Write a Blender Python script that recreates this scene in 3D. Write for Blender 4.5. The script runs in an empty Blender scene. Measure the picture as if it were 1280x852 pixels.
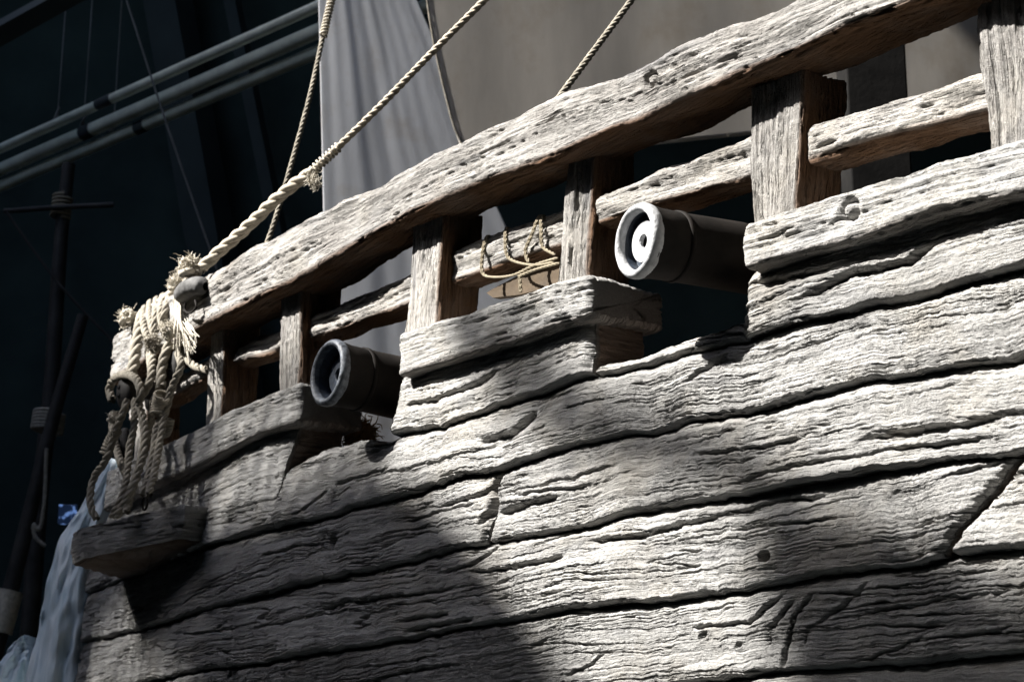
import bpy, math, random
import numpy as np
from mathutils import Vector
random.seed(7); rng = np.random.default_rng(7)
S = bpy.context.scene
COL = S.collection

# ------------------------------------------------------------------ camera
F = 2489.0; PITCH = math.atan(645 / F); CP, SP = math.cos(PITCH), math.sin(PITCH); CAMZ = 1.6
cam = bpy.data.cameras.new("camera"); camo = bpy.data.objects.new("camera", cam); COL.objects.link(camo)
camo.location = (0, 0, CAMZ); camo.rotation_euler = (math.radians(90) + PITCH, 0, 0)
cam.sensor_width = 36; cam.lens = 36 * F / 1280; cam.clip_start = 0.05; cam.clip_end = 500
cam.dof.use_dof = True; cam.dof.focus_distance = 5.6; cam.dof.aperture_fstop = 7.1
S.camera = camo

# hull frame: A runs along the side (far bow -> near), N points out of the side
HD = math.radians(37.5)
A = np.array([math.sin(HD), -math.cos(HD), 0.]); N = np.array([-math.cos(HD), -math.sin(HD), 0.]); O = np.array([0, 5.81, 0.])
# ------------------------------------------------------------------ sun, sky
LA, LB, LC = 0.60, 0.33, 0.72           # out of the hull, towards the bow, up
SUN = LA * N - LB * A + LC * np.array([0, 0, 1.]); SUN /= np.linalg.norm(SUN)
w = bpy.data.worlds.new("World"); S.world = w; w.use_nodes = True
nt = w.node_tree; sky = nt.nodes.new("ShaderNodeTexSky"); sky.sky_type = 'NISHITA'; sky.sun_disc = False
sky.sun_elevation = math.asin(SUN[2]); sky.sun_rotation = math.atan2(SUN[0], SUN[1])
bg = nt.nodes["Background"]; nt.links.new(sky.outputs[0], bg.inputs[0]); bg.inputs[1].default_value = 0.10
sl = bpy.data.lights.new("sun", 'SUN'); sl.energy = 5.0; sl.angle = math.radians(0.6); sl.color = (1, .972, .93)
so = bpy.data.objects.new("sun", sl); COL.objects.link(so); so.location = (-8, 0, 20)
so.rotation_euler = Vector((-SUN[0], -SUN[1], -SUN[2])).to_track_quat('-Z', 'Y').to_euler()
S.view_settings.view_transform = 'Standard'; S.view_settings.look = 'None'; S.view_settings.gamma = 1
S.view_settings.exposure = 1.93
S.render.engine = 'CYCLES'; S.cycles.max_bounces = 6; S.cycles.diffuse_bounces = 3

# ------------------------------------------------------------------ geometry helpers
def ray(x, y):
    x = np.asarray(x, float); y = np.asarray(y, float)
    r = (x - 640) / F; u = (426 - y) / F
    return np.stack([r, CP - u * SP, SP + u * CP], -1)
def bcurve(a): return -0.0343 * a * a + 0.0081 * a + 0.0117
def tumble(z): return -0.03 * (z - 3.1)
def H2W(a, z, d):
    """hull coordinates (along, height, out) to world"""
    a = np.asarray(a, float); z = np.asarray(z, float); d = np.asarray(d, float)
    a, z, d = np.broadcast_arrays(a, z, d)
    p = O + a[..., None] * A + (bcurve(a) + tumble(z) + d)[..., None] * N
    p[..., 2] = z
    return p
def on_hull(x, y, d=0.):
    """point of the hull surface (offset d) -> (a, z)"""
    dr = ray(x, y); lo = np.zeros(np.shape(x)) + 1.0; hi = np.zeros(np.shape(x)) + 14.
    for _ in range(50):
        t = (lo + hi) / 2; p = dr * t[..., None] + np.array([0, 0, CAMZ])
        a = (p - O) @ A; g = (p - O) @ N - bcurve(a) - tumble(p[..., 2]) - d
        hi = np.where(g < 0, t, hi); lo = np.where(g >= 0, t, lo)
    p = dr * t[..., None] + np.array([0, 0, CAMZ])
    return (p - O) @ A, p[..., 2]
def at(x, y, d=0.):
    a, z = on_hull(np.array([float(x)]), np.array([float(y)]), d); return H2W(a, z, d)[0]
def atY(x, y, Y):
    d = ray(x, y); t = Y / d[..., 1]
    return d * t[..., None] + np.array([0, 0, CAMZ])
def seam(pts, d=0.):
    p = np.array(pts, float); a, z = on_hull(p[:, 0], p[:, 1], d)
    o = np.argsort(a); a, z = a[o], z[o]
    return a, z
def sm_interp(aq, sa):
    """smooth-ish interpolation with linear extrapolation"""
    a, z = sa
    zi = np.interp(aq, a, z)
    s0 = (z[1] - z[0]) / (a[1] - a[0]); s1 = (z[-1] - z[-2]) / (a[-1] - a[-2])
    m0 = np.clip((z[min(3, len(z)-1)] - z[0]) / (a[min(3, len(z)-1)] - a[0]), -.25, .25)
    m1 = np.clip((z[-1] - z[max(-4, -len(z))]) / (a[-1] - a[max(-4, -len(z))]), -.25, .25)
    zi = np.where(aq < a[0], z[0] + (aq - a[0]) * m0, zi)
    zi = np.where(aq > a[-1], z[-1] + (aq - a[-1]) * m1, zi)
    return zi
def pn(x, y, seed=0):
    """2-D gradient noise, about -1..1"""
    x, y = np.broadcast_arrays(np.asarray(x, np.float64), np.asarray(y, np.float64))
    xi = np.floor(x).astype(np.int64); yi = np.floor(y).astype(np.int64)
    xf = x - xi; yf = y - yi
    def g(ix, iy, dx, dy):
        h = (ix * 374761393 + iy * 668265263 + seed * 1274126177) & 0xFFFFFFFF
        h = ((h ^ (h >> 13)) * 1274126177) & 0xFFFFFFFF; h = h ^ (h >> 16)
        an = (h & 0xFFFF) * (2 * math.pi / 65536)
        return np.cos(an) * dx + np.sin(an) * dy
    u = xf * xf * xf * (xf * (xf * 6 - 15) + 10); v = yf * yf * yf * (yf * (yf * 6 - 15) + 10)
    n0 = g(xi, yi, xf, yf) * (1 - u) + g(xi + 1, yi, xf - 1, yf) * u
    n1 = g(xi, yi + 1, xf, yf - 1) * (1 - u) + g(xi + 1, yi + 1, xf - 1, yf - 1) * u
    return (n0 * (1 - v) + n1 * v) * 1.5
def hash1(i, seed):
    i = i.astype(np.int64)
    h = (i * 374761393 + seed * 668265263) & 0xFFFFFFFF
    h = ((h ^ (h >> 13)) * 1274126177) & 0xFFFFFFFF
    return ((h ^ (h >> 16)) & 0xFFFF) / 65535.
def saw(ph, cut=.16):
    t = ph - np.floor(ph)
    return np.minimum(1 - t, t * (1 - cut) / cut) / (1 - cut)
def grain(L, W, seed, lam=.021, amp=.0062, fine=.0030, stretch=1.):
    """carved weathered wood: broken, layered, under-cut ridges that run along L; W grows upwards"""
    L = L / stretch
    wv = W + .020 * pn(L * 1.1, W * 5, seed + 1) + .0045 * pn(L * 3.4, W * 12, seed + 2) + .0012 * pn(L * 10, W * 36, seed + 14) + .0010 * pn(L * 42, W * 70, seed + 15)
    sp_ = wv + .022 * pn(L * .4, W * 9, seed + 16)                       # uneven spacing of the layers
    ph = sp_ / lam + .9 * pn(L * .8, wv * 6, seed + 3) + .25 * pn(L * 3, wv * 20, seed + 17)
    k = np.floor(ph)
    brk = pn(L * 1.9 + 7.3 * hash1(k, seed + 18), k * 1.7, seed + 19)     # each ridge comes and goes along its length
    m1 = np.clip(.30 + 1.0 * pn(L * .9, wv * 6, seed + 4) + .8 * brk, 0, 1.5)
    r1 = .25 + 1.0 * hash1(k, seed + 6)
    h = 1.45 * amp * m1 * r1 * np.minimum(saw(ph, .12), .42) / .42 * .72
    ph2 = sp_ / (lam * .37) + 1.0 * pn(L * 1.6, wv * 16, seed + 7) + .3 * pn(L * 7, wv * 40, seed + 24)
    k2 = np.floor(ph2)
    m2 = np.clip(.4 + .8 * pn(L * 1.5, wv * 11, seed + 8) + .8 * pn(L * 3.4 + 5.1 * hash1(k2, seed + 25), k2 * 1.3, seed + 26), 0, 1.4)
    h = h + fine * m2 * (.4 + .8 * hash1(k2, seed + 9)) * np.minimum(saw(ph2, .26), .6) / .6
    worn = np.clip(.62 + 1.1 * pn(L * 1.3, W * 4.5, seed + 35), .22, 1.); h = h * worn
    # thin splits of two sizes
    n = pn(L * 1.3, wv * 40, seed + 10); sp = np.clip(1.3 - np.abs(n) / .05, 0, 1)
    ms = np.clip(pn(L * 1.5, wv * 9, seed + 11) * 2.6 + .25, 0, 1)
    h = h - .017 * sp * ms
    n = pn(L * 2.8, wv * 85, seed + 27); sp = np.clip(1.2 - np.abs(n) / .11, 0, 1); ms = np.clip(pn(L * 2.2, wv * 14, seed + 28) * 2.6 + .2, 0, 1)
    h = h - .007 * sp * ms
    h = h + .0014 * pn(L * 80, W * 105, seed + 12) + .0016 * pn(L * 34 * stretch, W * 48, seed + 13) + .0009 * pn(L * 140, W * 150, seed + 29)
    # pits and small break-outs
    pt = pn(L * 55, W * 70, seed + 30); h = h - .003 * np.clip(pt - .62, 0, 1) / .38
    return h

def mesh_obj(name, V, Fq, mat, parent=None, attrs=None, smooth=True, tris=None):
    V = np.asarray(V, np.float64).reshape(-1, 3)
    c = (V.min(0) + V.max(0)) / 2
    me = bpy.data.meshes.new(name)
    Fq = np.asarray(Fq, np.int32).reshape(-1, 4) if Fq is not None and len(Fq) else np.zeros((0, 4), np.int32)
    T = np.asarray(tris, np.int32).reshape(-1, 3) if tris is not None and len(tris) else np.zeros((0, 3), np.int32)
    nl = Fq.size + T.size; nf = len(Fq) + len(T)
    me.vertices.add(len(V)); me.vertices.foreach_set("co", (V - c).astype(np.float32).ravel())
    me.loops.add(nl); me.loops.foreach_set("vertex_index", np.concatenate([Fq.ravel(), T.ravel()]).astype(np.int32))
    me.polygons.add(nf)
    st = np.concatenate([np.arange(len(Fq)) * 4, Fq.size + np.arange(len(T)) * 3]).astype(np.int32)
    me.polygons.foreach_set("loop_start", st)
    if smooth is not None: me.polygons.foreach_set("use_smooth", np.full(nf, bool(smooth)))
    me.update(calc_edges=True); me.validate()
    if attrs:
        for k, v in attrs.items():
            v = np.asarray(v, np.float32)
            if v.ndim == 1:
                at_ = me.attributes.new(k, 'FLOAT', 'POINT'); at_.data.foreach_set("value", v)
            else:
                at_ = me.attributes.new(k, 'FLOAT_VECTOR', 'POINT'); at_.data.foreach_set("vector", v.ravel())
    o = bpy.data.objects.new(name, me); COL.objects.link(o)
    if mat: me.materials.append(mat)
    if parent is not None:
        o.parent = parent; c = c - np.array(WLOC[parent.name])
    o.location = c
    WLOC[o.name] = (np.array(c) + (np.array(WLOC[parent.name]) if parent is not None else 0))
    return o
WLOC = {}
def empty(name, loc, label=None, cat=None, group=None, kind=None):
    o = bpy.data.objects.new(name, None); COL.objects.link(o); o.location = loc; o.empty_display_size = .1
    WLOC[o.name] = np.array(loc, float); return tag(o, label, cat, group, kind)
def tag(o, label=None, cat=None, group=None, kind=None):
    if label: o['label'] = label
    if cat: o['category'] = cat
    if group: o['group'] = group
    if kind: o['kind'] = kind
    return o
def gridfaces(n, m, close=False, off=0):
    i = np.arange(n - 1)[:, None]; j = np.arange(m if close else m - 1)[None, :]; j2 = (j + 1) % m
    return (np.stack([i * m + j, (i + 1) * m + j, (i + 1) * m + j2, i * m + j2], -1).reshape(-1, 4) + off)

def join(parts):
    V, Q, off = [], [], 0
    for v, q in parts: V.append(v); Q.append(q + off); off += len(v)
    return np.concatenate(V), np.concatenate(Q)
# ------------------------------------------------------------------ materials
def mat_base(name, rough=.9, spec=.25):
    m = bpy.data.materials.new(name); m.use_nodes = True
    b = m.node_tree.nodes["Principled BSDF"]; b.inputs["Roughness"].default_value = rough
    b.inputs["Specular IOR Level"].default_value = spec
    return m, m.node_tree, b
def nd(nt, t, **kw):
    n = nt.nodes.new(t)
    for k, v in kw.items(): setattr(n, k, v)
    return n
def noise(nt, vec, scale, detail=4, rough=.55):
    n = nd(nt, "ShaderNodeTexNoise"); n.inputs["Scale"].default_value = scale; n.inputs["Detail"].default_value = detail
    n.inputs["Roughness"].default_value = rough
    if vec is not None: nt.links.new(vec, n.inputs["Vector"])
    return n.outputs["Fac"]
def ramp(nt, fac, stops):
    r = nd(nt, "ShaderNodeValToRGB"); e = r.color_ramp.elements
    while len(e) < len(stops): e.new(.5)
    for q, (p, c) in zip(e, stops): q.position = p; q.color = (*c, 1)
    nt.links.new(fac, r.inputs[0]); return r.outputs[0]
def mixc(nt, fac, c1, c2, mode='MIX'):
    m = nd(nt, "ShaderNodeMix", data_type='RGBA', blend_type=mode)
    for s, v in ((m.inputs[0], fac), (m.inputs[6], c1), (m.inputs[7], c2)):
        if hasattr(v, 'is_linked') or hasattr(v, 'links'): nt.links.new(v, s)
        elif isinstance(v, (int, float)): s.default_value = v
        else: s.default_value = (*v, 1)
    return m.outputs[2]
def math_(nt, op, a, b=None, clamp=False):
    m = nd(nt, "ShaderNodeMath", operation=op); m.use_clamp = clamp
    for s, v in zip(m.inputs, (a, b)):
        if v is None: continue
        if hasattr(v, 'links'): nt.links.new(v, s)
        else: s.default_value = v
    return m.outputs[0]
def bump(nt, b, h, dist, strength=1., prev=None):
    n = nd(nt, "ShaderNodeBump"); n.inputs["Distance"].default_value = dist; n.inputs["Strength"].default_value = strength
    nt.links.new(h, n.inputs["Height"])
    if prev is not None: nt.links.new(prev, n.inputs["Normal"])
    nt.links.new(n.outputs[0], b.inputs["Normal"]); return n.outputs[0]

def weathered(name, c_dark=(.20, .195, .19), c_mid=(.36, .35, .335), c_light=(.50, .485, .46), brown=(.26, .15, .085), stain=.45):
    m, nt, b = mat_base(name, .92, .2)
    at_ = nd(nt, "ShaderNodeAttribute", attribute_name="gc").outputs["Vector"]
    tc = nd(nt, "ShaderNodeTexCoord").outputs["Object"]
    mp = nd(nt, "ShaderNodeMapping"); mp.inputs["Scale"].default_value = (5, 60, 1); nt.links.new(at_, mp.inputs[0])
    n1 = noise(nt, mp.outputs[0], 1.0, 5, .65)
    n2 = noise(nt, tc, 5.5, 4, .6); n3 = noise(nt, tc, 210, 3, .75)
    v = math_(nt, 'ADD', math_(nt, 'MULTIPLY', n1, .42), math_(nt, 'ADD', math_(nt, 'MULTIPLY', n2, .33), math_(nt, 'MULTIPLY', n3, .34)))
    c = ramp(nt, v, [(.38, c_dark), (.51, c_mid), (.64, c_light)])
    # soot-grey weathering with a shape of its own
    mp2 = nd(nt, "ShaderNodeMapping"); mp2.inputs["Scale"].default_value = (1.6, 7, 1); nt.links.new(at_, mp2.inputs[0])
    st = ramp(nt, noise(nt, mp2.outputs[0], 1.3, 4, .6), [(.54, (0, 0, 0)), (.70, (1, 1, 1))])
    c = mixc(nt, math_(nt, 'MULTIPLY', st, stain), c, (.13, .13, .135))
    # faint warm lichen and old paint, and a tone of its own for every board
    wm = ramp(nt, noise(nt, tc, 3.1, 5, .65), [(.50, (0, 0, 0)), (.68, (1, 1, 1))]); c = mixc(nt, math_(nt, 'MULTIPLY', wm, .35), c, (.34, .30, .235))
    oi = nd(nt, "ShaderNodeObjectInfo"); hv = nd(nt, "ShaderNodeHueSaturation"); nt.links.new(c, hv.inputs["Color"])
    nt.links.new(math_(nt, 'ADD', .84, math_(nt, 'MULTIPLY', oi.outputs["Random"], .30)), hv.inputs["Value"]); c = hv.outputs[0]
    br = nd(nt, "ShaderNodeAttribute", attribute_name="brown").outputs["Fac"]
    bf = math_(nt, 'MULTIPLY', br, math_(nt, 'ADD', .55, math_(nt, 'MULTIPLY', n2, .8)), True)
    c = mixc(nt, bf, c, mixc(nt, n1, brown, tuple(x * .55 for x in brown)))
    nt.links.new(c, b.inputs["Base Color"])
    mp3 = nd(nt, "ShaderNodeMapping"); mp3.inputs["Scale"].default_value = (30, 330, 1); nt.links.new(at_, mp3.inputs[0])
    p = None
    for sx, sy, wd_, ds, lo_ in ((1.3, 50, .030, .013, .38), (3.2, 115, .05, .006, .40), (1.8, 30, .014, .016, .45)):
        mq = nd(nt, "ShaderNodeMapping"); mq.inputs["Scale"].default_value = (sx, sy, 1); mq.inputs["Location"].default_value = (sx, sy * .3, 0); nt.links.new(at_, mq.inputs[0])
        nz = nd(nt, "ShaderNodeTexNoise"); nz.inputs["Scale"].default_value = 1; nz.inputs["Detail"].default_value = 2.5; nz.inputs["Distortion"].default_value = .2; nt.links.new(mq.outputs[0], nz.inputs["Vector"])
        dist = math_(nt, 'ABSOLUTE', math_(nt, 'SUBTRACT', nz.outputs["Fac"], .5))
        mr = nd(nt, "ShaderNodeMapRange", interpolation_type='SMOOTHSTEP'); mr.inputs["From Max"].default_value = wd_; nt.links.new(dist, mr.inputs["Value"])
        mk = nd(nt, "ShaderNodeMapping"); mk.inputs["Scale"].default_value = (sx * .9, sy * .16, 1); mk.inputs["Location"].default_value = (3.3 + sx, 1.7, 0); nt.links.new(at_, mk.inputs[0])
        mm = nd(nt, "ShaderNodeMapRange", interpolation_type='SMOOTHSTEP'); mm.inputs["From Min"].default_value = lo_; mm.inputs["From Max"].default_value = lo_ + .14; nt.links.new(noise(nt, mk.outputs[0], 1, 3, .6), mm.inputs["Value"])
        hgt = math_(nt, 'SUBTRACT', 1, math_(nt, 'MULTIPLY', math_(nt, 'SUBTRACT', 1, mr.outputs[0]), mm.outputs[0]))
        p = bump(nt, b, hgt, ds, 1., p)
    p = bump(nt, b, noise(nt, mp3.outputs[0], 1, 3, .6), .004, .9, p)
    p = bump(nt, b, noise(nt, tc, 230, 4, .7), .006, .9, p)
    bump(nt, b, noise(nt, tc, 75, 3, .6), .006, .5, p)
    return m
M_HULL = weathered("weathered_hull_wood", (.18, .176, .170), (.335, .328, .315), (.48, .472, .452), (.20, .125, .08), .6)
M_RAIL = weathered("weathered_rail_wood", (.17, .158, .145), (.315, .298, .277), (.44, .425, .40), (.20, .112, .062), .8)
M_LEDGE = weathered("shade_toned_ledge_wood", (.16, .157, .15), (.29, .283, .272), (.42, .41, .39), (.09, .06, .042))  # hull wood toned down: the ledge's shade is in the colour
def plain(name, col, rough=.8, spec=.3, var=.35, scale=8, bs=0., bd=.002, bscale=60, metal=0.):
    m, nt, b = mat_base(name, rough, spec); b.inputs["Metallic"].default_value = metal
    tc = nd(nt, "ShaderNodeTexCoord").outputs["Object"]
    n = noise(nt, tc, scale, 5, .6)
    c = ramp(nt, n, [(.3, tuple(x * (1 - var) for x in col)), (.7, tuple(min(1, x * (1 + var)) for x in col))])
    nt.links.new(c, b.inputs["Base Color"])
    if bs: bump(nt, b, noise(nt, tc, bscale, 4, .6), bd, bs)
    return m
M_ROPE = plain("hemp_rope", (.45, .40, .32), .95, .1, .3, 40, .8, .002, 300)
M_ROPE_G = plain("grey_hemp_rope", (.28, .255, .21), .95, .1, .3, 40, .8, .002, 300)
M_CORD = plain("jute_cord", (.25, .215, .155), .9, .1, .25, 60, .6, .001, 500)
M_TUFT = plain("frayed_hemp", (.50, .46, .385), .95, .1, .25, 60)
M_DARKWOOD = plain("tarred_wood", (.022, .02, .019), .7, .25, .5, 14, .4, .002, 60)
M_IRON = plain("cannon_black_paint", (.011, .009, .0075), .75, .12, .55, 9, .35, .002, 70)
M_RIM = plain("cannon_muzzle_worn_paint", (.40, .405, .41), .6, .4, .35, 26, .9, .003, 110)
M_RIM_D = plain("cannon_muzzle_shade_worn_paint", (.085, .095, .11), .5, .45, .98, 44, .9, .003, 110)  # worn rim paint with the left muzzle's shade put into the colour
M_PLATE_D = plain("cannon_muzzle_shade_navy", (.022, .03, .044), .5, .45, .6, 40, .9, .003, 110)  # shade painted in: left plate, grooves and inner walls of the muzzles
M_BORE = plain("bore_black", (.008, .008, .008), .8, .2, .2)
M_BROWN = plain("brown_board_wood", (.055, .036, .018), .7, .3, .3, 20, .5, .002, 60)
M_PIPE = plain("galvanised_pipe", (.72, .72, .58), .30, .5, .2, 5, .2, .001, 40, .1)
M_PIPEBAND = plain("dark_pipe_clamp", (.04, .045, .045), .6, .3, .3)
M_WALL = plain("dark_teal_wall", (.026, .036, .030), .85, .2, .4, .7)
M_WALL2 = plain("dark_steel_frame", (.030, .036, .032), .7, .3, .3, 1)
M_WIRE = plain("steel_wire", (.16, .16, .15), .5, .4, .2, 20)
M_GROUND = plain("dark_paving", (.014, .018, .020), .9, .2, .4, 2, .5, .01, 20)
M_POST_SHADE = plain("shade_black_timber", (.0075, .007, .0065), .85, .1, .5, 10, .4, .003, 40)  # near-black colour stands in for shade on the deck post
M_TOGGLE = plain("grey_toggle_wood", (.10, .098, .095), .8, .2, .4, 30, .8, .004, 60)
M_MAST = plain("spar_wood", (.028, .025, .022), .7, .3, .5, 6, .5, .003, 40)
M_ROOF = plain("roof_sheet", (.05, .055, .06), .8, .2, .2, 2)
def cloth(name, col):
    m, nt, b = mat_base(name, .9, .15)
    tc = nd(nt, "ShaderNodeTexCoord").outputs["Object"]
    mp = nd(nt, "ShaderNodeMapping"); mp.inputs["Scale"].default_value = (3, 3, .7); nt.links.new(tc, mp.inputs[0])
    c = ramp(nt, noise(nt, mp.outputs[0], 1.5, 6, .65), [(.3, tuple(x * .80 for x in col)), (.68, col)])
    stn = ramp(nt, noise(nt, tc, 2.2, 6, .7), [(.52, (0, 0, 0)), (.72, (1, 1, 1))]); c = mixc(nt, math_(nt, 'MULTIPLY', stn, .45), c, (col[0] * .62, col[1] * .52, col[2] * .40))
    nt.links.new(c, b.inputs["Base Color"])
    tr = nd(nt, "ShaderNodeBsdfTranslucent"); nt.links.new(c, tr.inputs[0])
    mx = nd(nt, "ShaderNodeMixShader"); mx.inputs[0].default_value = .42
    out = nt.nodes["Material Output"]; nt.links.new(b.outputs[0], mx.inputs[1]); nt.links.new(tr.outputs[0], mx.inputs[2]); nt.links.new(mx.outputs[0], out.inputs[0])
    wv = noise(nt, tc, 260, 2, .5); bump(nt, b, wv, .002, .5)
    return m
M_SAIL1 = cloth("white_sailcloth", (.78, .79, .81)); M_SAIL2 = cloth("tan_sailcloth", (.74, .69, .62))
def ice_mat():
    m, nt, b = mat_base("pale_ice", .55, .4)
    tc = nd(nt, "ShaderNodeTexCoord").outputs["Object"]
    mp = nd(nt, "ShaderNodeMapping"); mp.inputs["Scale"].default_value = (8, 8, 1.6); nt.links.new(tc, mp.inputs[0])
    c = ramp(nt, noise(nt, mp.outputs[0], 1.4, 5, .6), [(.32, (.42, .55, .62)), (.6, (.72, .80, .84))])
    nt.links.new(c, b.inputs["Base Color"]); bump(nt, b, noise(nt, mp.outputs[0], 2.2, 3, .5), .012, .6)
    return m
M_ICE = ice_mat()
M_SCREEN, _nt, _b = mat_base("blue_screen", .4, .3); _b.inputs["Base Color"].default_value = (.02, .04, .09, 1)
_n = ramp(_nt, noise(_nt, nd(_nt, "ShaderNodeTexCoord").outputs["Object"], 22, 2), [(.52, (.01, .02, .05)), (.62, (.25, .45, 1))])
_nt.links.new(_n, _b.inputs["Emission Color"]); _b.inputs["Emission Strength"].default_value = .12

# ------------------------------------------------------------------ the setting
def box(name, lo, hi, mat, parent=None, bev=.0):
    lo = np.array(lo, float); hi = np.array(hi, float)
    V = np.array([[x, y, z] for x in (0, 1) for y in (0, 1) for z in (0, 1)], float) * (hi - lo) + lo
    Q = [(0, 1, 3, 2), (4, 6, 7, 5), (0, 4, 5, 1), (2, 3, 7, 6), (0, 2, 6, 4), (1, 5, 7, 3)]
    o = mesh_obj(name, V, Q, mat, parent, smooth=False)
    if bev:
        b = o.modifiers.new("bevel", 'BEVEL'); b.width = bev; b.segments = 2
    return o
V = np.array([[-150, -150, 0], [150, -150, 0], [150, 150, 0], [-150, 150, 0]], float)
tag(mesh_obj("ground", V, [(0, 1, 2, 3)], M_GROUND, smooth=False), kind='structure')
hall = tag(box("back_wall", (-24, 21, .004), (24, 21.3, 14), M_WALL), kind='structure')
tag(box("side_wall", (-24.3, -10, .004), (-24, 21.3, 14), M_WALL), kind='structure')
tag(box("side_wall", (24, -10, .004), (24.3, 21.3, 14), M_WALL), kind='structure')
tag(box("added_front_wall", (-24, -10.3, .004), (24, -10, 14), M_WALL), kind='structure')  # added behind the camera to cut low sky light
# unseen hall roof; its opening is shaped to let sun onto the ship
RZ = 14.0; OX0, OX1, OY0, OY1 = -15.0, -5.0, -1.2, 10.8
SX0, SX1, SY0, SY1 = -7.5, -3.0, 12.0, 17.5          # unseen opening added to light the pipes from above
for lo_, hi_ in (((-24.3, -10), (24.3, OY0)), ((-24.3, OY0 + .003), (OX0, OY1)), ((OX1, OY0 + .003), (24.3, OY1)), ((-24.3, OY1 + .003), (24.3, SY0)),
                 ((-24.3, SY0 + .003), (SX0, SY1)), ((SX1, SY0 + .003), (24.3, SY1)), ((-24.3, SY1 + .003), (24.3, 21.3))):
    tag(box("roof", (*lo_, RZ), (*hi_, RZ + .25), M_ROOF), kind='structure')

# ------------------------------------------------------------------ the hull
ship = empty("ship", (*O[:2], 0), "weathered grey ship side of carved planks with rail and gun ports", "ship")

def px(L): return L
LIP_L = [(140, 628), (197, 601), (234, 587), (271, 566), (321, 541), (371, 527)]
LIP_M = [(495, 470), (502, 468), (578, 442), (637, 426), (690, 405), (736, 395), (745, 392)]
LIP_R = [(915, 341), (927, 338), (991, 318), (1057, 299), (1123, 279), (1172, 262), (1280, 238)]
SILL1 = [(330, 600), (365, 578), (395, 562), (455, 545), (480, 534), (500, 528)]
SEAM_B = [(440, 562), (473, 551), (522, 536), (548, 534), (598, 516), (621, 506), (670, 492), (703, 479), (732, 470), (769, 467), (801, 457), (860, 441), (926, 427), (949, 418), (1008, 400), (1064, 389), (1106, 379), (1156, 371), (1205, 356), (1254, 341), (1280, 335)]
TOP_BC = [(330, 600), (365, 578), (395, 562), (430, 553), (455, 547), (473, 551)] + SEAM_B[2:]
SILL2 = [(730, 458), (739, 454), (788, 447), (811, 434), (860, 419), (909, 404), (935, 394)]
SEAM_C = [(100, 745), (130, 733), (200, 705), (259, 681), (288, 674), (338, 659), (404, 647), (453, 632), (499, 621), (578, 594), (621, 587), (654, 577), (683, 567), (736, 554), (782, 544), (818, 540), (841, 533), (860, 525), (909, 519), (952, 512), (998, 499), (1044, 486), (1090, 476), (1146, 468), (1221, 456), (1261, 450), (1280, 442)]
SEAM_E = [(60, 818), (81, 810), (164, 789), (197, 781), (247, 764), (309, 748), (362, 733), (412, 723), (500, 705), (578, 685), (624, 675), (670, 669), (729, 659), (768, 646), (817, 636), (860, 630), (893, 624), (959, 614), (1008, 604), (1074, 594), (1123, 585), (1172, 578), (1248, 572), (1280, 565)]
SEAM_F = [(50, 897), (205, 847), (259, 836), (309, 831), (370, 820), (432, 811), (510, 798), (594, 780), (643, 775), (712, 762), (768, 756), (860, 748), (926, 738), (991, 728), (1024, 719), (1073, 715), (1142, 706), (1181, 697), (1280, 683)]
SEAM_G = [(20, 985), (300, 925), (600, 882), (893, 850), (1011, 838), (1090, 834), (1155, 829), (1214, 824), (1280, 814)]

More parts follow.
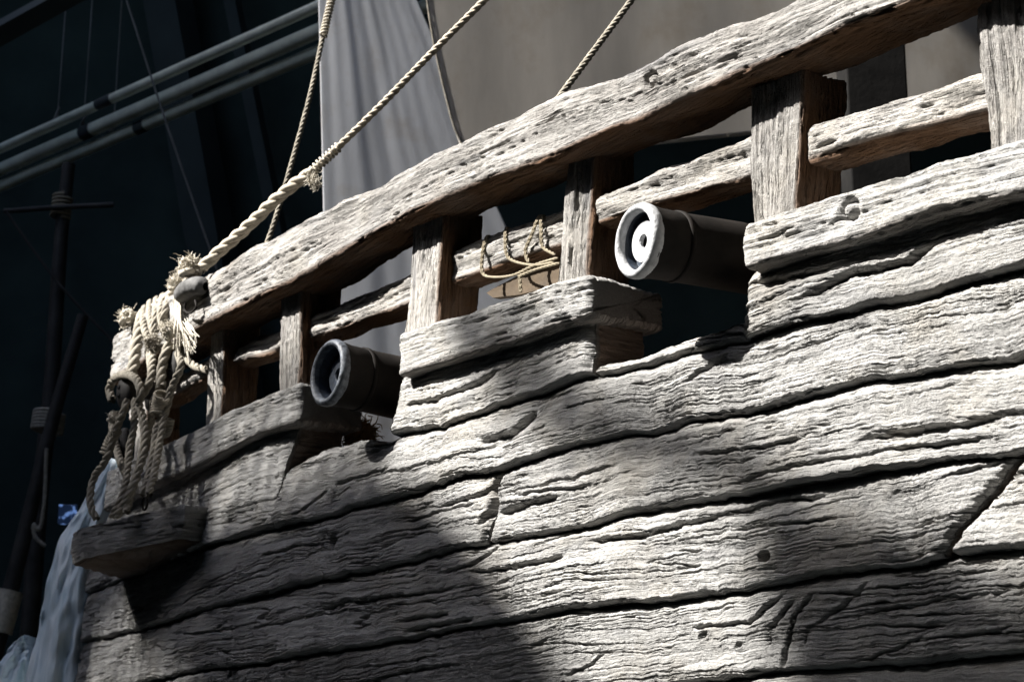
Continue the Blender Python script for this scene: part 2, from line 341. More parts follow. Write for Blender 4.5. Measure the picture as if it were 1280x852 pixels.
# cracks that can be read in the photo: points, depth, width
CR = [([(506, 507), (539, 501), (604, 475), (626, 460)], .022, .007), ([(600, 553), (637, 541), (669, 513)], .03, .013),
      ([(420, 605), (489, 585)], .014, .005), ([(490, 592), (578, 567), (620, 556)], .010, .004), ([(548, 634), (585, 622), (613, 611)], .018, .006),
      ([(500, 655), (548, 640), (600, 626)], .012, .004), ([(621, 588), (615, 605), (618, 620), (611, 640), (600, 655)], .03, .010),
      ([(622, 641), (650, 630), (696, 622)], .028, .010), ([(670, 607), (723, 594), (772, 577)], .009, .004), ([(640, 617), (700, 612), (740, 606)], .012, .005),
      ([(550, 717), (588, 705), (622, 683)], .013, .005), ([(585, 716), (637, 708), (705, 693)], .02, .007), ([(728, 676), (768, 672), (817, 667), (862, 648)], .022, .008),
      ([(440, 749), (506, 744), (580, 735)], .014, .005), ([(500, 775), (565, 766)], .014, .006), ([(510, 788), (593, 774)], .018, .007),
      ([(1075, 766), (1142, 760), (1178, 745), (1270, 738)], .010, .004), ([(858, 784), (935, 779), (982, 736)], .013, .005),
      ([(965, 811), (962, 784), (993, 746)], .012, .005), ([(981, 838), (991, 771), (1018, 736)], .012, .005), ([(1008, 820), (1008, 788), (1062, 748), (1084, 725)], .010, .005),
      ([(890, 612), (991, 583), (1057, 573), (1106, 563), (1156, 557), (1285, 543)], .014, .005), ([(845, 656), (926, 637), (985, 624), (1030, 616)], .018, .007),
      ([(905, 661), (1046, 647)], .010, .004), ([(1187, 590), (1253, 575)], .014, .006), ([(1190, 696), (1266, 683)], .012, .005), ([(855, 477), (880, 460), (910, 440)], .014, .005),
      ([(1000, 372), (1057, 345), (1090, 338), (1133, 328), (1171, 300)], .026, .010), ([(931, 356), (1001, 341), (1044, 330)], .018, .007),
      ([(860, 566), (926, 562), (991, 552), (1016, 541)], .014, .005), ([(1068, 552), (1123, 542), (1172, 534), (1238, 522), (1290, 513)], .026, .009),
      ([(322, 696), (371, 682), (402, 681)], .014, .005), ([(398, 765), (424, 752), (472, 748)], .02, .007), ([(313, 786), (360, 775), (400, 765)], .012, .004),
      ([(437, 603), (502, 586)], .012, .004), ([(366, 645), (390, 630), (412, 610)], .010, .004), ([(222, 793), (304, 785)], .012, .004), ([(225, 760), (240, 745), (262, 735)], .006, .003),
      ([(455, 852), (529, 836), (580, 831)], .014, .005), ([(440, 836), (500, 828), (560, 815)], .007, .003), ([(1060, 830), (1155, 800), (1280, 782)], .009, .003), ([(700, 512), (735, 500), (770, 497)], .008, .003),
      ([(700, 845), (740, 830), (760, 812)], .008, .004), ([(1142, 630), (1146, 655), (1148, 680)], .006, .004)]
CRH = []
for pts, dp, wd in CR:
    p = np.array(pts, float); a, z = on_hull(p[:, 0], p[:, 1]); CRH.append((a, z, dp * 1.5, wd * 1.2))
KN = [((957, 695), .017, .09), ((416, 678), .028, .035), ((288, 840), .02, .02), ((880, 792), .01, .02), ((925, 805), .008, .02)]
KNH = [(*[float(q[0]) for q in on_hull(np.array([c[0]], float), np.array([c[1]], float))], r, dp) for c, r, dp in KN]

def carve(a, z, h, seed):
    """cut the cracks and knot holes that cross this plank"""
    jz = z + .0045 * pn(a * 30, z * 20, 91) + .007 * pn(a * 7, z * 9, 92) + .0022 * pn(a * 85, z * 60, 93)
    for ca, cz, dp, wd in CRH:
        lo, hi = ca.min() - .06, ca.max() + .06; zl, zh = cz.min() - .08, cz.max() + .08
        sel = (a > lo) & (a < hi) & (z > zl) & (z < zh)
        if not sel.any(): continue
        aa, zz = a[sel], jz[sel]; best = np.full(aa.shape, 9.); q = np.zeros(aa.shape); tt = np.zeros(aa.shape)
        seglen = np.hypot(np.diff(ca), np.diff(cz)); tot = seglen.sum(); cum = 0
        for i in range(len(ca) - 1):
            dx, dz = ca[i+1] - ca[i], cz[i+1] - cz[i]; l2 = dx * dx + dz * dz
            t = np.clip(((aa - ca[i]) * dx + (zz - cz[i]) * dz) / l2, 0, 1)
            ex, ez = aa - ca[i] - t * dx, zz - cz[i] - t * dz; dd = np.hypot(ex, ez)
            m = dd < best; best[m] = dd[m]; sg = np.sign(dx) or 1
            q[m] = (np.sign(ez * dx - ex * dz) * dd)[m] * sg; tt[m] = ((cum + t * seglen[i]) / tot)[m]
            cum += seglen[i]
        tap = np.clip(np.minimum(tt, 1 - tt) * 7, .12, 1) * (.75 + .5 * pn(aa * 14, zz * 3, 95))
        up = np.exp(-(np.clip(q, 0, 1) / (wd * .55)) ** 2); dn = np.exp(-(np.clip(-q, 0, 1) / (wd * 1.15)) ** 1.5)
        lipup = .003 * np.exp(-((q - wd * 1.6) / (wd * 1.2)) ** 2)
        h[sel] += -dp * tap * np.where(q > 0, up, dn) + lipup * tap
    for ka, kz, r, dp in KNH:
        rr = np.hypot((a - ka) * .95, jz - kz); sel = rr < r * 4
        if sel.any():
            x = rr[sel] / r
            h[sel] += np.where(x < 1, -dp * np.clip((1 - x) * 3, 0, 1), 0) + .004 * np.exp(-((x - 1.5) / .5) ** 2)
    return h
DEP = 5.6
def a_stations(a0, a1, base=.0052):
    out = [a0]
    while out[-1] < a1:
        y = (O + out[-1] * A)[1]
        out.append(out[-1] + base * max(.75, y / 5.2))
    out = np.array(out); return a0 + (out - a0) * (a1 - a0) / (out[-1] - a0)
def plank(top, bot, l_top, l_bot, r_top, r_bot, seed, depth=.2, base=.0050, dz=.0028, proud=0., thick_tilt=.016, lam=.021, amp=.0062, brown_side=True, gap=.0018, endcut=(.02, .02)):
    """one plank of the side: dense carved front, skirt to the back. ends are given in a (may slant)"""
    amin, amax = min(l_top, l_bot), max(r_top, r_bot)
    sa = a_stations(amin, amax, base); n = len(sa); t = (sa - amin) / (amax - amin)
    zt0 = sm_interp(sa, top); zb0 = sm_interp(sa, bot)
    wmax = float(np.max(zt0 - zb0)); m = max(8, int(wmax / dz))
    v = np.linspace(0, 1, m); v = v + .0 * v
    v = .5 - .5 * np.cos(v * np.pi) if False else v
    l = l_bot + (l_top - l_bot) * v; r = r_bot + (r_top - r_bot) * v
    zv = np.interp(v, [0, 1], [float(sm_interp(np.array([l_bot]), bot)[0]), float(sm_interp(np.array([l_top]), top)[0])]); l = l + .012 * pn(zv * 11, 0 * zv + 3, 60) + .005 * pn(zv * 45, 0 * zv + 3, 61)
    zv = np.interp(v, [0, 1], [float(sm_interp(np.array([r_bot]), bot)[0]), float(sm_interp(np.array([r_top]), top)[0])]); r = r + .012 * pn(zv * 11, 0 * zv + 3, 60) + .005 * pn(zv * 45, 0 * zv + 3, 61)
    a = l[None, :] + (r - l)[None, :] * t[:, None]
    jt = .006 * pn(a * 9, 0 * a + 3.3, 41) + .0032 * pn(a * 33, 0 * a + 1.3, 42) + .0018 * pn(a * 95, 0 * a + 5.3, 43)
    zt = sm_interp(a, top) + jt - gap; zb = sm_interp(a, bot) + .006 * pn(a * 9, 0 * a + 3.3, 41) + .0032 * pn(a * 33, 0 * a + 1.3, 42) + .0018 * pn(a * 95, 0 * a + 5.3, 43) + gap
    z = zb + (zt - zb) * v[None, :]
    W = (z - zb); wid = (zt - zb)
    tone = .55 + .75 * float(hash1(np.array([seed]), 71)[0])             # some boards are worn smoother than others
    h = grain(a, W + seed * .37, seed, lam, amp * tone, .003 * tone)
    h += .010 * pn(a * 1.3, z * 4.5, seed + 20) + .003 * pn(a * 4, z * 10, seed + 21)
    h += (thick_tilt + .026 * pn(a * 1.9, 0 * a + 2.2, seed + 23)) * (.5 - v[None, :]) + proud
    eb = np.clip(z - zb, 0, 9); et = np.clip(zt - z, 0, 9)
    vb = .5 + .5 * np.clip(1.5 * pn(a * 2.2, 0 * a, seed + 22) + .5 * pn(a * 9, 0 * a, seed + 34), -1, 1)      # joint opens and closes along the plank
    h -= (.016 + .034 * vb) * np.exp(-(eb / (.002 + .0065 * vb)) ** 1.8)
    h -= .020 * np.exp(-(et / (.006 + .014 * (1 - vb))) ** 1.3)
    el = np.clip(a - l[None, :], 0, 9); er = np.clip(r[None, :] - a, 0, 9)
    h -= endcut[0] * np.exp(-(el / .012) ** 1.4) + endcut[1] * np.exp(-(er / .012) ** 1.4)
    h = carve(a, z, h, seed)
    P = H2W(a, z, h)
    # skirt
    V = [P.reshape(-1, 3)]; Q = [gridfaces(n, m)[:, ::-1]]
    idx = np.arange(n * m).reshape(n, m)
    ring = np.concatenate([idx[:, 0], idx[-1, 1:], idx[-2::-1, -1], idx[0, -2:0:-1]])
    ra = a.ravel()[ring]; rz = z.ravel()[ring]; rh = h.ravel()[ring]
    off = n * m; k = len(ring); cur = ring; br = [np.zeros(n * m)]; gc = [np.stack([a.ravel(), W.ravel() + seed * .37, 0 * a.ravel()], -1)]
    nst = 10
    for s in range(1, nst + 1):
        f_ = s / nst
        dd = rh * (1 - f_) - depth * f_ + (.006 * pn(ra * 12 + s * .3, rz * 40, seed + 33) if s < nst else 0)
        V.append(H2W(ra + .004 * pn(rz * 30, ra * 30 + s, seed + 31), rz, dd))
        new = off + np.arange(k); Q.append(np.stack([cur, np.roll(cur, -1), np.roll(new, -1), new], -1)[:, ::-1]); cur = new; off += k
        br.append(np.full(k, .75 if brown_side else 0.)); gc.append(np.stack([dd * 1.0 + ra, rz + seed * .37, 0 * ra], -1))
    V = np.concatenate(V); Q = np.concatenate(Q)
    return mesh_obj("plank", V, Q, M_HULL, ship, {"gc": np.concatenate(gc), "brown": np.concatenate(br)})
def ax(x, y, d=0.): return float(on_hull(np.array([float(x)]), np.array([float(y)]), d)[0][0])
AR = 2.9                                            # side goes on past the frame
sLL, sLM, sLR = seam(LIP_L), seam(LIP_M), seam(LIP_R)
sB, sC, sE, sF, sG = seam(SEAM_B), seam(SEAM_C), seam(SEAM_E), seam(SEAM_F), seam(SEAM_G)
sBC = seam(TOP_BC); sS2 = seam(SILL2)
plank(sLL, sC, ax(142, 612), ax(102, 742), ax(371, 530), ax(338, 658), 101, dz=.004, endcut=(.02, .004))
plank(sBC, sC, ax(352, 580), ax(328, 662), AR, AR, 102, endcut=(.006, .02))
plank(sLM, sB, ax(498, 470), ax(488, 545), ax(737, 396), ax(738, 470), 103)
plank(sS2, sB, ax(739, 454), ax(739, 470), ax(928, 398), ax(928, 427), 104, proud=-.006)
plank(sLR, sB, ax(925, 340), ax(930, 427), AR, AR, 105)
plank(sC, sE, ax(102, 742), ax(80, 811), ax(622, 588), ax(606, 678), 106)
plank(sC, sE, ax(623, 588), ax(608, 678), AR, AR, 107)
plank(sE, sF, ax(80, 811), ax(58, 894), ax(1268, 572), ax(1172, 698), 108)
plank(sE, sF, ax(1280, 570), ax(1184, 697), AR, AR, 109)
plank(sF, sG, ax(58, 894), ax(36, 984), AR, AR, 110)
# planks below the frame, down to the ground
zz0 = sG; drop = .0
for i in range(6):
    zz1 = (zz0[0], zz0[1] - .235 + .012 * np.sin(zz0[0] * 2 + i)); 
    if i == 5: zz1 = (zz0[0], np.zeros_like(zz0[0]) - .02)
    plank(zz0, zz1, ax(36, 984) - .05 * i, ax(36, 984) - .05 * i, AR, AR, 120 + i, base=.02, dz=.012)
    zz0 = zz1

# ------------------------------------------------------------------ beams of the bulwark
def rrect(hw, hh, r, step):
    """rounded rectangle (x: -back..+front, y: down..up), starting at back centre going back-bottom-front-top; pts in unit half sizes + normals + arc length"""
    P, Nn = [], []
    def line(x0, y0, x1, y1, n):
        k = max(2, int(math.hypot(x1 - x0, y1 - y0) / step))
        for i in range(k):
            f_ = i / k; P.append((x0 + (x1 - x0) * f_, y0 + (y1 - y0) * f_)); Nn.append(n)
    def arc(cx, cy, t0, t1):
        k = max(3, int(r * abs(t1 - t0) / step))
        for i in range(k):
            t = t0 + (t1 - t0) * i / k; P.append((cx + r * math.cos(t), cy + r * math.sin(t))); Nn.append((math.cos(t), math.sin(t)))
    p = math.pi
    line(-hw, 0, -hw, -hh + r, (-1, 0)); arc(-hw + r, -hh + r, p, 1.5 * p); line(-hw + r, -hh, hw - r, -hh, (0, -1)); arc(hw - r, -hh + r, 1.5 * p, 2 * p)
    line(hw, -hh + r, hw, hh - r, (1, 0)); arc(hw - r, hh - r, 0, .5 * p); line(hw - r, hh, -hw + r, hh, (0, 1)); arc(-hw + r, hh - r, .5 * p, p); line(-hw, hh - r, -hw, 0, (-1, 0))
    P = np.array(P); Nn = np.array(Nn, float); s = np.concatenate([[0], np.cumsum(np.hypot(*np.diff(P, axis=0).T))])
    return P / [hw, hh], Nn, s
def loft(name, Pa, Pz, Pd, gcL, gcW, brown, mat, parent, flip=False):
    """closed loops (n,k) in hull coordinates -> mesh with rounded end caps"""
    n, k = Pa.shape
    P = H2W(Pa, Pz, Pd)
    V = [P.reshape(-1, 3)]; Q = [gridfaces(n, k, True)]; gc = [np.stack([gcL.ravel(), gcW.ravel(), 0 * gcL.ravel()], -1)]; br = [brown.ravel()]
    off = n * k
    for end, base in ((0, 0), (n - 1, (n - 1) * k)):
        cur = base + np.arange(k); c = P[end].mean(0); ring = P[end]
        for f_ in (.85, .6, .3, .02):
            V.append(c + (ring - c) * f_ + (.004 * rng.standard_normal((k, 3)) * (f_ > .05)).cumsum(0) * 0); new = off + np.arange(k)
            q = np.stack([cur, np.roll(cur, -1), np.roll(new, -1), new], -1)
            Q.append(q[:, ::-1] if end else q); cur = new; off += k
            gc.append(np.stack([gcL[end], gcW[end] * f_, 0 * gcL[end]], -1)); br.append(brown[end] * .6)
    Q = np.concatenate(Q)
    if flip: Q = Q[:, ::-1]
    return mesh_obj(name, np.concatenate(V), Q, mat, parent, {"gc": np.concatenate(gc), "brown": np.concatenate(br)})
def beam(name, top, bot, dfront, depth, a0, a1, seed, r=.03, amp=.009, lam=.03, lump=.012, mat=None, base=.006, step=.0042, kn=(), stretch=1., slant=(0, 0), bbrown=1.):
    st, sb = seam(top, dfront), seam(bot, dfront)
    sa = a_stations(a0, a1, base); n = len(sa)
    zt, zb = sm_interp(sa, st), sm_interp(sa, sb); hm = float(np.mean(zt - zb)) / 2
    U, Nn, s = rrect(depth / 2, hm, min(r, hm * .8), step)
    k = len(U); L = np.repeat(sa[:, None], k, 1); W = np.repeat(s[None, :], n, 0)
    zc, hz = (zt + zb) / 2, (zt - zb) / 2
    h = grain(L, W + seed * .31, seed, lam, amp, stretch=stretch) - amp * .3
    # lumps must close round the loop, so feed them the loop position
    cx, cy = U[:, 0][None, :] * 1.3, U[:, 1][None, :] * 1.3
    h += lump * pn(L * 3 + cx * .7, cy * .8 + L * .5, seed + 20) + lump * .6 * pn(L * 8 + cx, cy * 1.2 + 7, seed + 21)
    endt = np.clip(np.minimum(sa - a0, a1 - sa) / .02, 0, 1)[:, None]
    h -= .014 * (1 - endt) ** 2
    front = Nn[:, 0][None, :] > .5
    Pd = dfront - depth / 2 + U[:, 0][None, :] * depth / 2 + Nn[:, 0][None, :] * h
    Pz = zc[:, None] + U[:, 1][None, :] * hz[:, None] + Nn[:, 1][None, :] * h
    for (x, y, rr, kind) in kn:
        ka, kz = [float(q[0]) for q in on_hull(np.array([float(x)]), np.array([float(y)]), dfront)]
        q = np.hypot(L - ka, Pz - kz) / rr; fr = Nn[:, 0][None, :] > .3
        Pd += fr * (-.02 * np.exp(-((q - 1) / .3) ** 2) + (.006 * np.clip(1 - q, 0, 1)) + .004 * np.exp(-((q - 1.8) / .5) ** 2))
    Pa = L + np.where(L < (a0 + a1) / 2, slant[0], slant[1]) * U[:, 1][None, :] * 0
    bw = np.clip(-Nn[:, 1] * 1.3, 0, 1) + np.clip(-Nn[:, 0], 0, 1) * .9
    brown = np.repeat(np.clip(bw, 0, 1)[None, :], n, 0) * bbrown
    return loft(name, Pa, Pz, Pd, L, W + seed * .31, brown, mat or M_RAIL, ship, flip=True)
RAIL_T = [(137, 424), (175, 396), (215, 368), (261, 342), (301, 318), (334, 298), (383, 273), (411, 263), (464, 237), (504, 212), (537, 192), (561, 182), (600, 165), (650, 142), (700, 118), (745, 102), (791, 86), (827, 70), (859, 52), (895, 38), (940, 23), (990, 0), (1050, -26), (1120, -54), (1280, -120)]
RAIL_B = [(137, 472), (200, 430), (273, 388), (307, 371), (338, 355), (358, 347), (387, 332), (423, 308), (460, 287), (512, 257), (557, 239), (610, 216), (647, 204), (687, 188), (720, 172), (763, 152), (791, 144), (827, 128), (868, 111), (899, 95), (927, 81), (972, 63), (1008, 48), (1049, 28), (1094, 10), (1117, 2), (1200, -32), (1280, -62)]
RAIL_B = [(x, y + 10) for x, y in RAIL_B]; RAIL_T = [(x, y - 2) for x, y in RAIL_T]
RD = .085
beam("rail", RAIL_T, RAIL_B, RD, .21, ax(139, 445, RD), AR, 200, r=.024, amp=.009, lam=.026, lump=.012, kn=[(815, 100, .02, 0)])
beam("mid_rail", [(279, 438), (346, 412), (380, 398)], [(279, 460), (346, 440), (380, 426)], -.05, .10, ax(276, 448), ax(372, 410), 211, r=.02, amp=.007, step=.005)
beam("mid_rail", [(180, 490), (225, 466), (262, 446)], [(180, 515), (225, 492), (262, 470)], -.05, .10, ax(150, 506), ax(268, 452), 216, r=.02, amp=.007, step=.005)
beam("mid_rail", [(370, 401), (391, 393), (464, 363), (510, 342), (545, 328)], [(370, 432), (391, 424), (431, 410), (504, 384), (545, 368)], -.05, .11, ax(368, 420), ax(535, 350), 212, r=.02, amp=.007, lump=.011)
beam("mid_rail", [(545, 318), (557, 312), (630, 286), (695, 263), (725, 252)], [(545, 362), (557, 357), (602, 341), (695, 310), (725, 300)], -.05, .12, ax(545, 335), ax(722, 280), 213, r=.02, amp=.008)
beam("mid_rail", [(735, 246), (752, 240), (850, 204), (931, 174), (960, 164)], [(735, 284), (752, 278), (813, 258), (895, 236), (940, 225), (960, 219)], -.02, .12, ax(735, 262), ax(960, 192), 214, r=.02, amp=.010, lam=.034)
beam("mid_rail", [(1000, 162), (1008, 159), (1085, 131), (1217, 91), (1260, 80)], [(1000, 207), (1008, 204), (1085, 181), (1235, 143), (1260, 136)], -.02, .13, ax(998, 182), ax(1262, 105), 215, r=.025, amp=.008)
beam("mid_rail", [(1280, 72), (1420, 30)], [(1280, 125), (1420, 88)], -.05, .12, ax(1278, 95), AR, 217, r=.025, amp=.008, base=.012, step=.008)
beam("lip_plank", [(140, 583), (199, 556), (247, 533), (313, 502), (371, 478)], [(140, 632), (197, 603), (234, 589), (271, 568), (321, 543), (374, 528)], .045, .27, ax(142, 605), ax(374, 500, .045), 221, r=.018, amp=.006, lump=.007, mat=M_HULL, bbrown=.3)
beam("lip_plank", [(497, 415), (542, 401), (578, 390), (640, 370), (690, 352), (735, 342)], [(490, 472), (502, 468), (578, 444), (637, 427), (690, 407), (733, 396)], .05, .29, ax(493, 440, .06), ax(733, 365, .06), 222, r=.018, amp=.009, lam=.03, lump=.007, mat=M_HULL, bbrown=.3)
beam("lip_plank", [(921, 277), (991, 254), (1064, 234), (1123, 216), (1172, 200), (1280, 172)], [(927, 338), (991, 320), (1057, 301), (1123, 281), (1172, 264), (1280, 240)], .05, .29, ax(922, 308, .06), AR, 223, r=.018, amp=.008, lam=.028, lump=.008, kn=[(1062, 262, .024, 0)], mat=M_HULL, bbrown=.3)

def post(lt, rt, lb, rb, ytop, ybot, seed, df=-.005, depth=.17, amp=.010, lam=.024, step=.0042, dz=.006):
    """upright: left/right pixel edges of the front face at top and bottom"""
    a = lambda x, y: ax(x, y, df)
    zt = float(on_hull(np.array([lt * .5 + rt * .5]), np.array([float(ytop)]), df)[1][0]) + .05
    zb = float(on_hull(np.array([lb * .5 + rb * .5]), np.array([float(ybot)]), df)[1][0]) - .05
    al0, ar0, al1, ar1 = a(lb, ybot), a(rb, ybot), a(lt, ytop), a(rt, ytop)
    n = int((zt - zb) / dz); z = np.linspace(zb, zt, n); f_ = np.clip((z - zb - .05) / (zt - zb - .1), 0, 1)
    wl, wr = al0 + (al1 - al0) * f_, ar0 + (ar1 - ar0) * f_
    hw = float(np.mean(wr - wl)) / 2
    U, Nn, s = rrect(depth / 2, hw, .02, step); k = len(U)
    # section: x -> out of the hull, y -> towards the bow
    L = np.repeat(z[:, None], k, 1); W = np.repeat(s[None, :], n, 0)
    h = grain(L, W + seed * .29, seed, lam, amp, stretch=1.5) - amp * .4
    cx, cy = U[:, 0][None, :], U[:, 1][None, :]
    h += .010 * pn(L * 4 + cx, cy * .9 + 3, seed + 20)
    Pd = df - depth / 2 + cx * depth / 2 + Nn[:, 0][None, :] * h
    Pa = ((wl + wr) / 2)[:, None] - cy * ((wr - wl) / 2)[:, None] - Nn[:, 1][None, :] * h
    bw = np.clip(-Nn[:, 1] * 1.2, 0, 1) + np.clip(-Nn[:, 0], 0, 1)
    brown = np.repeat(np.clip(bw, 0, 1)[None, :], n, 0)
    return loft("post", Pa, L, Pd, L, W + seed * .29, brown, M_RAIL, ship, flip=False)
post(262, 280, 256, 275, 405, 525, 301, step=.006)
post(352, 378, 346, 373, 358, 478, 302)
post(515, 553, 503, 546, 285, 402, 303)
post(707, 743, 695, 735, 195, 340, 304)
post(934, 1006, 937, 996, 120, 262, 305)
post(1214, 1290, 1234, 1290, 20, 182, 306)
post(172, 186, 165, 180, 470, 570, 307, step=.008)

# channel ledge that spreads the shrouds
def ledge():
    dOut = .30
    aL = ax(92, 663, dOut); zt = float(on_hull(np.array([105.]), np.array([657.]), dOut)[1][0]); Hh = .14
    a1 = aL + .21; a2 = a1 + .72
    plan = np.array([(aL - .25, -.05), (aL - .25, .02), (aL - .02, dOut - .03), (aL, dOut), (a1 - .02, dOut), (a1 + .01, dOut - .015), (a2 - .06, .115), (a2 - .03, .10), (a2 - .02, -.05)])
    pts = []
    for i in range(len(plan) - 1):
        k = max(2, int(np.hypot(*(plan[i + 1] - plan[i])) / .006))
        for j in range(k): pts.append(plan[i] + (plan[i + 1] - plan[i]) * j / k)
    pts = np.array(pts + [plan[-1]]); k = len(pts); c = np.array([(aL + a1) / 2 + .1, 0.])
    t = np.gradient(pts, axis=0); nn = np.stack([-t[:, 1], t[:, 0]], -1); nn /= np.linalg.norm(nn, axis=1)[:, None]
    if ((pts - c) * nn).sum() < 0: nn = -nn
    s = np.concatenate([[0], np.cumsum(np.hypot(*np.diff(pts, axis=0).T))])
    prof = [(-.9, 0.), (-.5, .004), (-.12, .002), (-.03, -.004)]        # top face in to out (share of plan, z)
    rows = []; ins = []
    for f_, zo in ((.05, 0), (.4, .0), (.8, .0), (.95, -.001)): rows.append((f_, zt + zo, 0))
    nz = 30
    for i in range(nz):
        q = i / (nz - 1); rows.append((1 - .03 * q * q, zt - .006 - (Hh - .012) * q, 1))
    for f_ in (.93, .8, .6, .3, .05): rows.append((f_, zt - Hh - .02 * (1 - f_), 2))
    Pa, Pz, Pd, L, W = [], [], [], [], []
    for f_, z, kind in rows:
        p = c + (pts - c) * f_; g = grain(s, np.full(k, z) * 1.0, 401, .026, .007) if kind == 1 else .006 * pn(pts[:, 0] * 20 * f_, pts[:, 1] * 20 * f_ + 3, 402)
        lum = .012 * pn(s * 7, np.full(k, z * 9), 403)
        p = p + nn * ((g + lum)[:, None] if kind == 1 else 0)
        Pa.append(p[:, 0]); Pd.append(p[:, 1]); Pz.append(np.full(k, z) + (g if kind != 1 else 0)); L.append(s); W.append(np.full(k, z))
    Pa, Pz, Pd, L, W = map(np.array, (Pa, Pz, Pd, L, W)); P = H2W(Pa, Pz, Pd); gcv = np.stack([L, W, 0 * L], -1)
    cuts = [(0, 5), (4, 4 + nz), (3 + nz, len(rows))]; parts = [(P[u:v].reshape(-1, 3), gridfaces(v - u, k)) for u, v in cuts]      # hard edges between top, side and underside
    V, Q = join(parts); g3 = np.concatenate([gcv[u:v].reshape(-1, 3) for u, v in cuts])
    mesh_obj("ledge", V, Q, M_LEDGE, ship, {"gc": g3, "brown": np.concatenate([np.full((v - u) * k, 1. if u > 10 else 0.) for u, v in cuts])})  # underside darkened in colour to stand in for the shade beneath
    return aL, a1, zt, dOut
LED = ledge()

# ------------------------------------------------------------------ cannons
def revolve(name, prof, org, axis, mat, parent, seg=56, lump=0., seed=0, sharp=False):
    """prof: (along axis, radius); sharp keeps the profile's corners hard"""
    ax_ = np.array(axis, float); ax_ /= np.linalg.norm(ax_); e1 = np.cross(ax_, [0, 0, 1.]); e1 /= np.linalg.norm(e1); e2 = np.cross(e1, ax_)
    th = np.linspace(0, 2 * np.pi, seg, endpoint=False); prof = np.array(prof, float)
    x, r = prof[:, 0][:, None], prof[:, 1][:, None]
    if lump: r = r + lump * pn(np.cos(th)[None, :] * 3 + x * 20, np.sin(th)[None, :] * 3 + x * 9, seed)
    P = np.array(org) + x[..., None] * ax_ + (r * np.cos(th))[..., None] * e1 + (r * np.sin(th))[..., None] * e2
    if sharp:
        parts = [(P[i:i + 2].reshape(-1, 3), gridfaces(2, seg, True)) for i in range(len(prof) - 1)]
        V, Q = join(parts)
    else: V, Q = P, gridfaces(len(prof), seg, True)
    return mesh_obj(name, V, Q, mat, parent)
def cannon(mx, my, hx, hy, turn, R, recess, label, seed, rim_mat, plate_mat):
    ah, zh = [float(q[0]) for q in on_hull(np.array([float(hx)]), np.array([float(hy)]), 0.)]
    base = H2W(ah, zh, 0.)
    db = -.0686 * ah + .0081; nrm = N - A * db; nrm /= np.linalg.norm(nrm)
    # protrusion that puts the muzzle at (mx,my)
    best = min(((np.hypot(*(np.array([640 + F * ((base + nrm * t)[0]) / dd, 0]) - [mx, 0])), t) for t in np.linspace(0, .6, 241)
                for dd in [((base + nrm * t)[1] * CP + ((base + nrm * t)[2] - CAMZ) * SP)]))[1]
    mz = base + nrm * best
    dep_m = mz[1] * CP + (mz[2] - CAMZ) * SP
    mz_t = np.array([0, 0, CAMZ]) + ray(mx, my) * dep_m; mz = mz_t
    tilt = (mz - base); axis = tilt / np.linalg.norm(tilt); axis[2] *= .7
    ct, st_ = math.cos(turn), math.sin(turn); axis = np.array([axis[0] * ct - axis[1] * st_, axis[0] * st_ + axis[1] * ct, axis[2]]); axis /= np.linalg.norm(axis)
    back = -axis
    root = empty("cannon", mz + back * .5, label, "cannon", "cannons in the gun ports")
    Ri = R * .755
    # rounded rim ring
    tt = np.linspace(0, 2 * np.pi, 21); wr = (R - Ri) / 2; rc = (R + Ri) / 2
    prof = [(.010 + .020 * math.cos(t), rc + wr * math.sin(t)) for t in tt]
    # x measured outwards
    revolve("muzzle_rim", prof, mz - axis * .012, axis, rim_mat, root, 72, .0014, seed)
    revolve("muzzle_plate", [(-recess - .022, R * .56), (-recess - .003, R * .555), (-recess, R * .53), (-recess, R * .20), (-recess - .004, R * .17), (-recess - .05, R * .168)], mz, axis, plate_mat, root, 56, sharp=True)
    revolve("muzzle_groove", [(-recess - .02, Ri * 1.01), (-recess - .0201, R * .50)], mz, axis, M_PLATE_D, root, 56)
    revolve("inner_wall", [(-.004, Ri * .99), (-recess - .022, Ri * .985)], mz, axis, M_PLATE_D, root, 72)  # navy stands in for shadow on the recess wall
    revolve("bore", [(-recess - .012, R * .166), (-recess - .05, R * .16), (-recess - .0501, .001)], mz, axis, M_BORE, root, 32, sharp=True)
    revolve("neck", [(-.004, R * .99), (-.02, R * .97), (-.05, R * .93), (-.105, R * .92), (-.108, R * .90)], mz, axis, M_IRON, root, 64, .0008, seed + 1)
    revolve("band", [(-.104, R * .91), (-.106, R * .955), (-.118, R * .955), (-.121, R * .91)], mz, axis, M_IRON, root, 64)
    revolve("barrel", [(-.118, R * .915), (-.2, R * .925), (-.5, R * .96), (-.85, R * 1.0), (-.86, R * .8), (-.87, .001)], mz, axis, M_IRON, root, 64, .0012, seed + 2)
    return root
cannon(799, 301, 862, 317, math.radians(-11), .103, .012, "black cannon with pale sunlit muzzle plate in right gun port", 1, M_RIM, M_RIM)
cannon(413, 466, 462, 478, 0., .113, .03, "black cannon with deep shaded blue-grey muzzle in left gun port", 2, M_RIM_D, M_PLATE_D)

